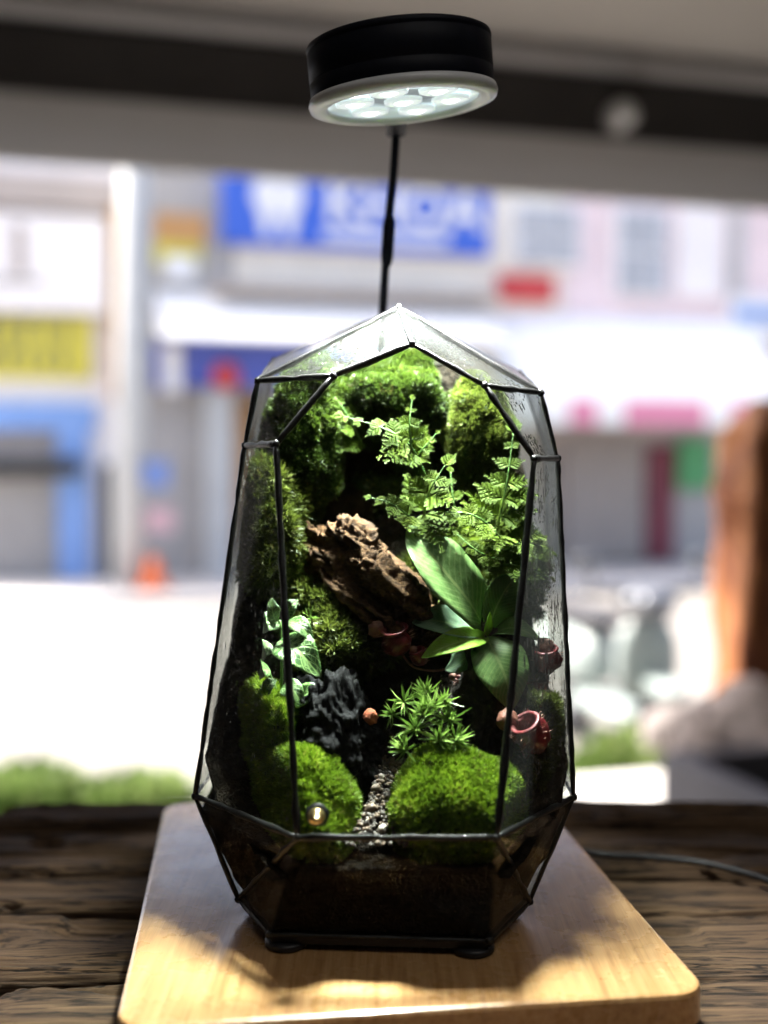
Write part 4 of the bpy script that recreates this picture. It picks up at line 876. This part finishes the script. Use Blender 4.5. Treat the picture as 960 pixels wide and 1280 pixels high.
# pole
pl = sthing('utility_pole', 166, V0 - 1.2, 'grey concrete utility pole between the left houses', 'pole')
u, _z = uvz(166, 600, V0 - 1.2)
V, T = tube_data([W3(u - .06, V0 - 1.2, GZ), W3(u + .02, V0 - 1.2, 2.0), W3(u + .10, V0 - 1.2, 6.0)], [.19, .18, .16], 20); trimesh('shaft', V, T, M['concrete'], pl, smooth=True)
M['notice_blue'] = plain('notice_blue', (.16, .24, .50), .6); M['notice_pink'] = plain('notice_pink', (.55, .35, .38), .6)  # added panels standing in for a vague blue and pink shape
gbox('notice', u + .10, u + .42, V0 - 1.45, V0 - 1.42, uvz(180, 610, V0 - 1.4)[1], uvz(180, 575, V0 - 1.4)[1], M['notice_blue'], pl, .005)
gbox('notice', u + .14, u + .46, V0 - 1.45, V0 - 1.42, uvz(180, 665, V0 - 1.4)[1], uvz(180, 635, V0 - 1.4)[1], M['notice_pink'], pl, .005)
# narrow house with posters
hn = sthing('street_house', 225, V0, 'narrow house with colourful poster behind the pole', 'house', group='houses across the street')
sbox('wall', 153, 262, 262, 760, V0 + 3.0, 3.0, M['grey_wall'], hn)
sbox('poster', 193, 258, 268, 305, V0 - .01, .05, M['ochre'], hn); sbox('poster', 193, 250, 305, 332, V0 - .012, .05, M['yellow_sign'], hn); sbox('poster', 205, 245, 320, 350, V0 - .07, .03, M['white_paint'], hn)
# middle house
hm = sthing('street_house', 440, V0, 'cream house with blue tooth sign and white awning in the middle', 'house', group='houses across the street')
sbox('wall', 263, 612, 215, 500, V0 + 3.0, 3.0, M['cream_wall'], hm)
sbox('wall', 263, 612, 500, 760, V0 + 3.0, 2.6, M['tan_wall'], hm)
sbox('column', 254, 288, 488, 722, V0 - .02, .4, M['concrete'], hm, .02)
sbox('door', 289, 316, 500, 722, V0 + .35, .06, M['ochre'], hm)
sbox('shutter', 318, 610, 520, 722, V0 + .35, .06, M['shutter'], hm)
sbox('ledge', 262, 612, 366, 374, V0 - .005, .45, M['tan_wall'], hm)
bs = sthing('shop_sign', 440, V0, 'large blue shop sign with white tooth emblem and letters', 'sign', 2.0)
b_, (u0, u1, z0, z1) = sbox('board', 275, 607, 226, 314, V0 - .012, .18, M['blue_sign'], bs, .01)
def text(body, size, u, v, z, mat, parent, ex=.015):
    cu = bpy.data.curves.new('lettering', 'FONT'); cu.body = body; cu.size = size; cu.extrude = ex; cu.align_x = 'CENTER'; cu.align_y = 'CENTER'; cu.offset = size * .02
    o = bpy.data.objects.new('lettering_curve', cu); COL.objects.link(o); dg = bpy.context.evaluated_depsgraph_get(); me = bpy.data.meshes.new_from_object(o.evaluated_get(dg)); bpy.data.objects.remove(o)
    for q in me.vertices: x, y, z_ = q.co; q.co = Vector(W3(u + x, v - z_, z + y))
    me.materials.clear(); return link('lettering', me, mat, parent)
text('KHOA', (z1 - z0) * .82, u0 + (u1 - u0) * .67, V0 - .215, z0 + (z1 - z0) * .60, M['white_paint'], bs)
sbox('lettering', 405, 560, 292, 303, V0 - .194, .02, M['white_paint'], bs)
tv = []; cu_, cz_ = u0 + (u1 - u0) * .20, (z0 + z1) / 2 + .02; s_ = (z1 - z0) * .44
out_ = [(-.75, .75), (-.35, .95), (0, .78), (.35, .95), (.75, .75), (.85, .3), (.62, -.2), (.5, -.95), (.25, -.95), (.12, -.25), (-.12, -.25), (-.25, -.95), (-.5, -.95), (-.62, -.2), (-.85, .3)]
fr_ = [W3(cu_ + a * s_, V0 - .212, cz_ + b * s_) for a, b in out_]; bk_ = [W3(cu_ + a * s_, V0 - .194, cz_ + b * s_) for a, b in out_]; kk = len(out_)
mesh('tooth_emblem', fr_ + bk_, [tuple(range(kk)), tuple(range(2 * kk - 1, kk - 1, -1))] + [(i, kk + i, kk + (i + 1) % kk, (i + 1) % kk) for i in range(kk)], M['white_paint'], bs)
def awning(px0, px1, y_top, y_bot, vout, label, mat, valance=None, y_val=0):
    t = sthing('awning', (px0 + px1) / 2, V0, label, 'awning', 1.0, 'awnings across the street')
    v1 = V0 - vout; ua, ub = uvz(px0, (y_top + y_bot) / 2, v1)[0], uvz(px1, (y_top + y_bot) / 2, v1)[0]; xm = (px0 + px1) / 2
    zt, zb2 = uvz(xm, y_top, V0)[1], uvz(xm, y_bot, v1)[1]; n = 40; V, F = [], []
    for k in range(n + 1):
        u = ua + (ub - ua) * k / n; sag = .02 * abs(math.sin(k * math.pi / 4))
        V += [W3(u, V0 - .02, zt), W3(u, (V0 + v1) / 2, (zt + zb2) / 2 - sag - .05), W3(u, v1, zb2), W3(u, V0 - .02, zt - .03), W3(u, (V0 + v1) / 2, (zt + zb2) / 2 - sag - .08), W3(u, v1, zb2 - .03)]
    for k in range(n):
        a, b = k * 6, k * 6 + 6
        F += [(a, a + 1, b + 1, b), (a + 1, a + 2, b + 2, b + 1), (a + 3, b + 3, b + 4, a + 4), (a + 4, b + 4, b + 5, a + 5), (a + 2, a + 5, b + 5, b + 2)]
    mesh('canopy', V, F, mat, t, True)
    if valance:
        zv = uvz(xm, y_val, v1)[1]; nn = len(valance)
        for k, mm in enumerate(valance):
            a, b = ua + (ub - ua) * k / nn, ua + (ub - ua) * (k + 1) / nn; gbox('valance_panel', a + .004, b - .004, v1 - .02, v1, zv, zb2 - .005, M[mm], t)
    return t
awning(200, 640, 372, 425, 1.2, 'white shop awning under the blue tooth sign', M['white_cloth'])
s2 = sthing('shop_sign', 270, V0, 'dark blue fascia sign with red patch under the white awning', 'sign', 1.0)
M['blue_dark'] = plain('blue_dark', (.07, .10, .42), .5, 0, .08, 3)
sbox('board', 232, 480, 428, 486, V0 - .47, .10, M['blue_dark'], s2, .01); sbox('board', 190, 230, 428, 486, V0 - .47, .10, M['blue_dark'], s2, .01); sbox('panel', 203, 226, 432, 490, V0 - .58, .02, M['white_paint'], s2)
V, T = tube_data([W3(*(lambda q: (q[0], V0 - .60, q[1]))(uvz(282, 470, V0 - .6))), W3(*(lambda q: (q[0], V0 - .64, q[1]))(uvz(282, 470, V0 - .6)))], [.17, .17], 24); trimesh('red_disc', V, T, M['red'], s2)
# right house
hr = sthing('street_house', 780, V0, 'pink house with grey windows above the white canopy at the right', 'house', group='houses across the street')
sbox('wall', 613, 905, 225, 430, V0 + 3.0, 3.0, M['pink_wall'], hr)
sbox('wall', 613, 905, 430, 760, V0 + 3.0, 2.7, M['tan_wall'], hr)
def window(x0, x1, y0, y1, nx_, par):
    f, (u0, u1, z0, z1) = sbox('window', x0, x1, y0, y1, V0 - .01, .10, M['white_paint'], par, .01); n = nx_; w = (u1 - u0 - .1) / n
    for k in range(n):
        for r_ in range(2):
            za, zb3 = z0 + .06 + (z1 - z0 - .06) / 2 * r_, z0 + (z1 - z0 - .06) / 2 * (r_ + 1); gbox('pane', u0 + .05 + k * w + .02, u0 + .05 + (k + 1) * w - .02, V0 - .14, V0 - .112, za, zb3, M['window_pane_l'], f)
M['window_pane_l'] = plain('window_pane_l', (.42, .43, .45), .25, 0, .2, 6)
window(640, 722, 258, 335, 3, hr); window(765, 832, 262, 372, 3, hr)
sbox('trim', 845, 900, 262, 372, V0 - .01, .08, M['white_wall'], hr)
r_, _ = sbox('shutter', 705, 803, 556, 700, V0 + .22, .05, M['shutter_tan'], hr)
u0, z1 = uvz(705, 556, V0 + .2); u1, z0 = uvz(803, 700, V0 + .2)
for z in np.arange(z0 + .03, z1, .12): gbox('slat', u0 + .02, u1 - .02, V0 + .13, V0 + .168, z, z + .1, M['shutter_tan'], r_, .012)
sbox('door', 806, 840, 556, 700, V0 + .22, .08, M['maroon'], hr)
sbox('door', 842, 893, 556, 700, V0 + .22, .05, M['shutter'], hr)
gs = sthing('shop_sign', 868, V0, 'small green sign beside the maroon door', 'sign', .6); sbox('board', 846, 888, 548, 612, V0 + .1, .06, M['green_sign'], gs, .01)
rsn = sthing('shop_sign', 655, V0, 'red and white sign on the pink house below the window', 'sign', 1.6); sbox('board', 621, 690, 345, 378, V0 - .02, .12, M['red'], rsn, .01)
awning(640, 1010, 398, 500, 1.5, 'wide white canopy with pink and white valance', M['white_cloth'], ['white_cloth', 'white_cloth', 'pink_cloth', 'white_cloth', 'pink_cloth', 'pink_cloth', 'pink_cloth', 'white_cloth', 'pink_cloth', 'white_cloth', 'white_cloth'], 532)
hf = sthing('street_house', 960, V0, 'pale house with blue lettered sign at the far right', 'house', group='houses across the street')
sbox('wall', 906, 1200, 250, 760, V0 + 3.0, 3.0, M['cream_wall'], hf); sbox('drain_pipe', 912, 925, 260, 430, V0 - .01, .1, M['concrete'], hf)
ws = sthing('shop_sign', 935, V0, 'white sign with pale blue stripe at the right', 'sign', 1.2); sbox('board', 908, 1000, 372, 428, V0 - .01, .12, M['white_paint'], ws, .01); sbox('stripe', 918, 980, 385, 402, V0 - .132, .02, M['blue_frame'], ws)
# cone
cn = sthing('traffic_cone', 193, V0 - 1.3, 'orange traffic cone near the pole base', 'cone'); u, _z = uvz(193, 740, V0 - 1.5)
lathe('cone', [(.16, 0.03), (.13, .10), (.07, .34), (.05, .38), (0, .38)], M['orange'], cn, W3(u, V0 - 1.5, GZ + .12)); gbox('foot', u - .2, u + .2, V0 - 1.7, V0 - 1.3, GZ + .121, GZ + .155, M['orange'], cn, .01)

# scooter parked on the street at the right, seen from the front quarter
SB = P(768, 950, 6.0); SB[2] = GZ
sc = thing('scooter', SB, 'pale mint scooter with black tyre parked on the bright street', 'scooter')
M['mint'] = plain('mint', (.27, .32, .31), .35, 0, .05, 10); M['tyre'] = plain('tyre', (.018, .018, .02), .8); M['seat_black'] = plain('seat_black', (.03, .03, .035), .6); M['mirror_grey'] = plain('mirror_grey', (.16, .17, .19), .3, .4)
fx = nrm(np.array([.25, -1.0, 0])); sx = np.array([-fx[1], fx[0], 0]); up_ = np.array([0, 0, 1.0])
def SP(f, s, z): return SB + fx * f + sx * s + up_ * z
def ring(name, c, ax_, r, w, mat, par):
    return lathe(name, [(r * .68, -w / 2), (r * .9, -w / 2), (r, -w * .25), (r, w * .25), (r * .9, w / 2), (r * .68, w / 2), (r * .68, -w / 2)], mat, par, c, ax_, 32)
for f_, nm in ((.55, 'front'), (-.6, 'rear')):
    w_ = thing('wheel', SP(f_, 0, .25), None, None); put(w_, sc); w_.matrix_parent_inverse = Matrix.Translation(-sc.location)
    t_ = lathe('tyre', [(.17, -.05), (.225, -.05), (.25, -.02), (.25, .02), (.225, .05), (.17, .05), (.17, -.05)], M['tyre'], None, SP(f_, 0, .25), sx, 32)
    r_ = lathe('rim', [(0, -.03), (.05, -.035), (.16, -.03), (.17, -.04), (.17, .04), (.16, .03), (.05, .035), (0, .03)], M['mirror_grey'], None, SP(f_, 0, .25), sx, 24)
    for q in (t_, r_):
        q.parent = w_; q.matrix_parent_inverse = Matrix.Translation(-Vector(SP(f_, 0, .25)))
def sblob(name, f_, s, z, a, b, c_, mat, sub=4, pw=.75):
    v, t = ICO[sub]; q = np.sign(v) * np.abs(v) ** pw; return trimesh(name, SB + (q[:, :1] * a + f_) * fx + (q[:, 1:2] * b + s) * sx + (q[:, 2:] * c_ + z) * up_, t, mat, sc, smooth=True)
sblob('fender', .55, 0, .49, .16, .075, .05, M['mint']); sblob('front_shield', .36, 0, .60, .07, .17, .22, M['mint']); sblob('inner_shield', .28, 0, .58, .04, .15, .20, M['seat_black']); sblob('floorboard', .0, 0, .30, .36, .16, .05, M['mint']); sblob('body', -.50, 0, .52, .42, .17, .18, M['mint'])
sblob('seat', -.42, 0, .74, .40, .14, .06, M['seat_black']); sblob('headlight', .42, 0, .88, .08, .10, .08, M['mirror_grey']); sblob('headset', .36, 0, .90, .10, .15, .07, M['mirror_grey'])
tube('handlebar', [SP(.34, -.34, .96), SP(.36, 0, .94), SP(.34, .34, .96)], .018, M['seat_black'], sc)
for s in (-.28, .28):
    mo = tube('mirror_stalk', [SP(.34, s, .96), SP(.34, s * 1.1, 1.06)], .008, M['seat_black'], sc); v, t = ICO[3]; q = v * [.02, .075, .05]; mm = trimesh('mirror', SP(.34, s * 1.15, 1.10) + q[:, :1] * fx + q[:, 1:2] * sx + q[:, 2:] * up_, t, M['mirror_grey'], mo, smooth=True)

# leafy plants in the sun beyond the table
def bush(px0, px1, py, Y, h, label, seed, n=900, lsz=.05):
    rr = np.random.default_rng(seed); a, b = P(px0, py, Y), P(px1, py, Y); cx = (a[0] + b[0]) / 2; rw = (b[0] - a[0]) / 2; zc = a[2]
    t = thing('leafy_plant', (cx, Y, GZ), label, 'plant', 'leafy plants beyond the table')
    d = nrm(rr.standard_normal((n, 3))); r = rr.uniform(.3, 1, (n, 1)) ** .5; pos = np.array([cx, Y, zc - h * .5]) + d * r * [rw, min(rw, .3), h * .5]
    v, tt, ti = blades(pos, nrm(d + rr.standard_normal((n, 3)) * .5 + [0, 0, .4]), rr.uniform(.7, 1.3, n) * lsz * 2, rr.uniform(.7, 1.2, n) * lsz, rr, .4); l = trimesh('foliage', v, tt, M['far_green'], t, {'tint': ti}); l['kind'] = 'stuff'
    for k in range(7):
        q = np.array([cx + rr.uniform(-.5, .5) * rw, Y + rr.uniform(-.1, .1), zc - h * .5]); tube('stem', [np.array([cx, Y, GZ]), (np.array([cx, Y, GZ]) + q) / 2 + rr.uniform(-.05, .05, 3), q], .008, M['stem_green'], t, 6)
bush(-40, 100, 972, 5.2, .15, 'leafy green plant beyond the left end of the table', 41)
bush(112, 235, 984, 5.2, .11, 'low leafy plant beyond the table near the board corner', 42)
bush(712, 842, 926, 4.8, .46, 'bright leafy plant beyond the table right of the terrarium', 43)
# stone trough with boulders and a tall piece of orange-brown driftwood
M['trough'] = plain('trough', (.11, .11, .125), .7, 0, .12, 12, .3, .004); M['boulder'] = plain('boulder', (.23, .20, .19), .8, 0, .35, 14, .6, .01)
Yt, FLZ = 3.75, -.82
tr0, tr1 = P(838, 938, 3.9), P(1010, 1010, 3.35); zt = FLZ + .34; tr = thing('stone_trough', (tr0[0] + .5, Yt, FLZ), 'dark grey stone trough with boulders beyond the right end of the table', 'trough')
tr0 = Pz(838, 938, zt); tr1 = Pz(985, 1004, zt)
dv = nrm((tr1 - tr0) * [1, 1, 0]); pv = np.array([-dv[1], dv[0], 0])
def TR(a, b, z): return np.array([tr0[0], tr0[1], 0]) + dv * a + pv * b + np.array([0, 0, z])
for nm, (a0, a1, b0, b1, z0, z1) in {'front_wall': (0, 1.5, -.03, .03, FLZ, zt), 'back_wall': (0, 1.5, .82, .88, FLZ, zt), 'end_wall': (0, .06, .0305, .8195, FLZ, zt - .003), 'floor_slab': (.0605, 1.5, .0305, .8195, FLZ, zt - .12)}.items():
    bevel_box(nm, (a0, b0, z0), (a1, b1, z1), M['trough'], tr, .01, 1, lambda q: TR(*q))
for k, (px, py, Y, r, lb) in enumerate(((862, 915, 3.55, .13, 'grey boulder at the left end of the stone trough'), (905, 925, 3.45, .15, 'brown grey boulder in front of the tall trunk'), (950, 915, 3.45, .20, 'large pale boulder right of the tall trunk'), (880, 945, 3.35, .09, 'small boulder at the front of the stone trough'))):
    v, t = ICO[4]; q = v * (1 + .22 * fbm(v * 1.8 + k * 9, 4, 7))[:, None] * r * np.array([1.1, 1, .75]); tag(trimesh('boulder', P(px, py, Y) + q, t, M['boulder'], smooth=True), lb, 'boulder', 'boulders in the stone trough')
def trunkmat():
    m, t, b, o = nodes('trunk_wood'); g = noise(t, coord(t, (6, 6, 1)), 3, 6, .6, .6); r = ramp(t, [(.28, (.05, .014, .008)), (.42, (.22, .07, .025)), (.58, (.42, .17, .055)), (.8, (.50, .26, .09))], g)
    t.links.new(r.outputs[0], b.inputs['Base Color']); b.inputs['Roughness'].default_value = .6; bump(t, g, .02, .6, b); return m
M['trunk'] = trunkmat()
path = smooth_path([P(944, 912, Yt), P(946, 850, Yt), P(950, 760, Yt), P(955, 660, Yt), P(962, 600, Yt), P(990, 562, Yt), P(1030, 545, Yt)], 90)
V, T = tube_data(path, np.interp(np.linspace(0, 1, 90), [0, .12, .45, .7, .85, 1], [.10, .115, .125, .155, .15, .09]), 64); c = np.concatenate([np.repeat(path, 64, 0), path[:1], path[-1:]])
V = V + nrm(V - c + 1e-9) * (.055 * ridged((V) * [7, 7, .9], 3, 4)[:, None] - .02); tag(trimesh('trunk_driftwood', V, T, M['trunk'], smooth=True), 'tall orange brown weathered trunk standing among the boulders', 'driftwood')

# ------------------------------------------------------------------ shopfront around the viewpoint
M['ceil'] = plain('ceil', (.36, .345, .32), .9, 0, .05, 2); M['fascia'] = plain('fascia', (.60, .59, .585), .8, 0, .05, 2); t_ = M['fascia'].node_tree; b_ = t_.nodes['Principled BSDF']; r_ = N(t_, 'ShaderNodeBsdfTranslucent'); r_.inputs[0].default_value = (.66, .66, .65, 1); x_ = N(t_, 'ShaderNodeMixShader', i_0=.35)
t_.links.new(b_.outputs[0], x_.inputs[1]); t_.links.new(r_.outputs[0], x_.inputs[2]); t_.links.new(x_.outputs[0], t_.nodes['Material Output'].inputs[0])  # translucency added to lighten the fascia with daylight from outside
M['beam'] = plain('beam', (.045, .042, .040), .7, 0, .15, 4); M['floor_tile'] = plain('floor_tile', (.62, .60, .57), .6, 0, .1, 3); M['side_wall'] = plain('side_wall', (.13, .12, .11), .9, 0, .05, 2); M['room_wall'] = plain('room_wall', (.62, .61, .60), .9, 0, .05, 2)
VH = 3.6
def hz(py, v): return uvz(480, py, v)[1]
zc = hz(38, VH + .02)
tag(gbox('fascia', -6, 6, VH, VH + .02, hz(232, VH), hz(150, VH) - .002, M['fascia'], None, .01), 'pale canvas blind hanging across the shopfront', kind='structure')
tag(gbox('beam', -6, 6, VH + .02, VH + .28, hz(150, VH), hz(62, VH) - .002, M['beam'], None, .01), 'dark shutter beam over the shopfront', kind='structure')
tag(gbox('cornice', -6, 6, VH - .04, VH + .26, hz(62, VH), zc, M['fascia'], None, .01), 'light cornice strip over the dark beam', kind='structure')
tag(gbox('ceiling', -6, 6, -3.0, VH + .32, zc + .002, zc + .2, M['ceil'], None), 'grey shop ceiling', kind='structure')
tag(gbox('shop_floor', -6, 6, -3.0, 3.45, -.90, -.82, M['floor_tile'], None), 'shop floor under the table', kind='structure')
tag(gbox('shop_step', 2.35, 6, 3.452, 4.1, -.90, -.822, M['floor_tile'], None), 'step outside the shop under the stone trough', kind='structure')
tag(gbox('back_wall', -6, 6, -3.1, -3.002, -.9, zc, M['room_wall'], None), 'wall behind the viewpoint', kind='structure')  # out of view, added to keep sky light off the terrarium front
for a, b, w_ in ((-1.15, -1.05, 'left'), (2.75, 2.85, 'right')): tag(gbox('side_wall', a, b, -3.0, VH - .05, -.818, zc, M['side_wall'], None), 'side wall of the shop', kind='structure')  # out of view, moved in and darkened to dim pane reflections
q = np.array(W3(uvz(783, 141, VH - .05)[0], VH - .04, uvz(783, 141, VH - .05)[1]))
M['bulb'] = plain('bulb', (.62, .64, .64), .25); nb_ = np.array([ST, -CT, 0])
bl = thing('downlight', q, 'small pale round fitting on the dark beam', 'light fitting'); lathe('ring', [(.052, -.06), (.052, .0), (.044, .008), (.040, .0)], M['fascia'], bl, q, nb_, 28); v, t = ICO[3]; trimesh('globe', q + v * .042, t, M['bulb'], bl, smooth=True)

for o in list(bpy.data.objects):
    if o.type == 'MESH' and o.data.users == 0: bpy.data.objects.remove(o)
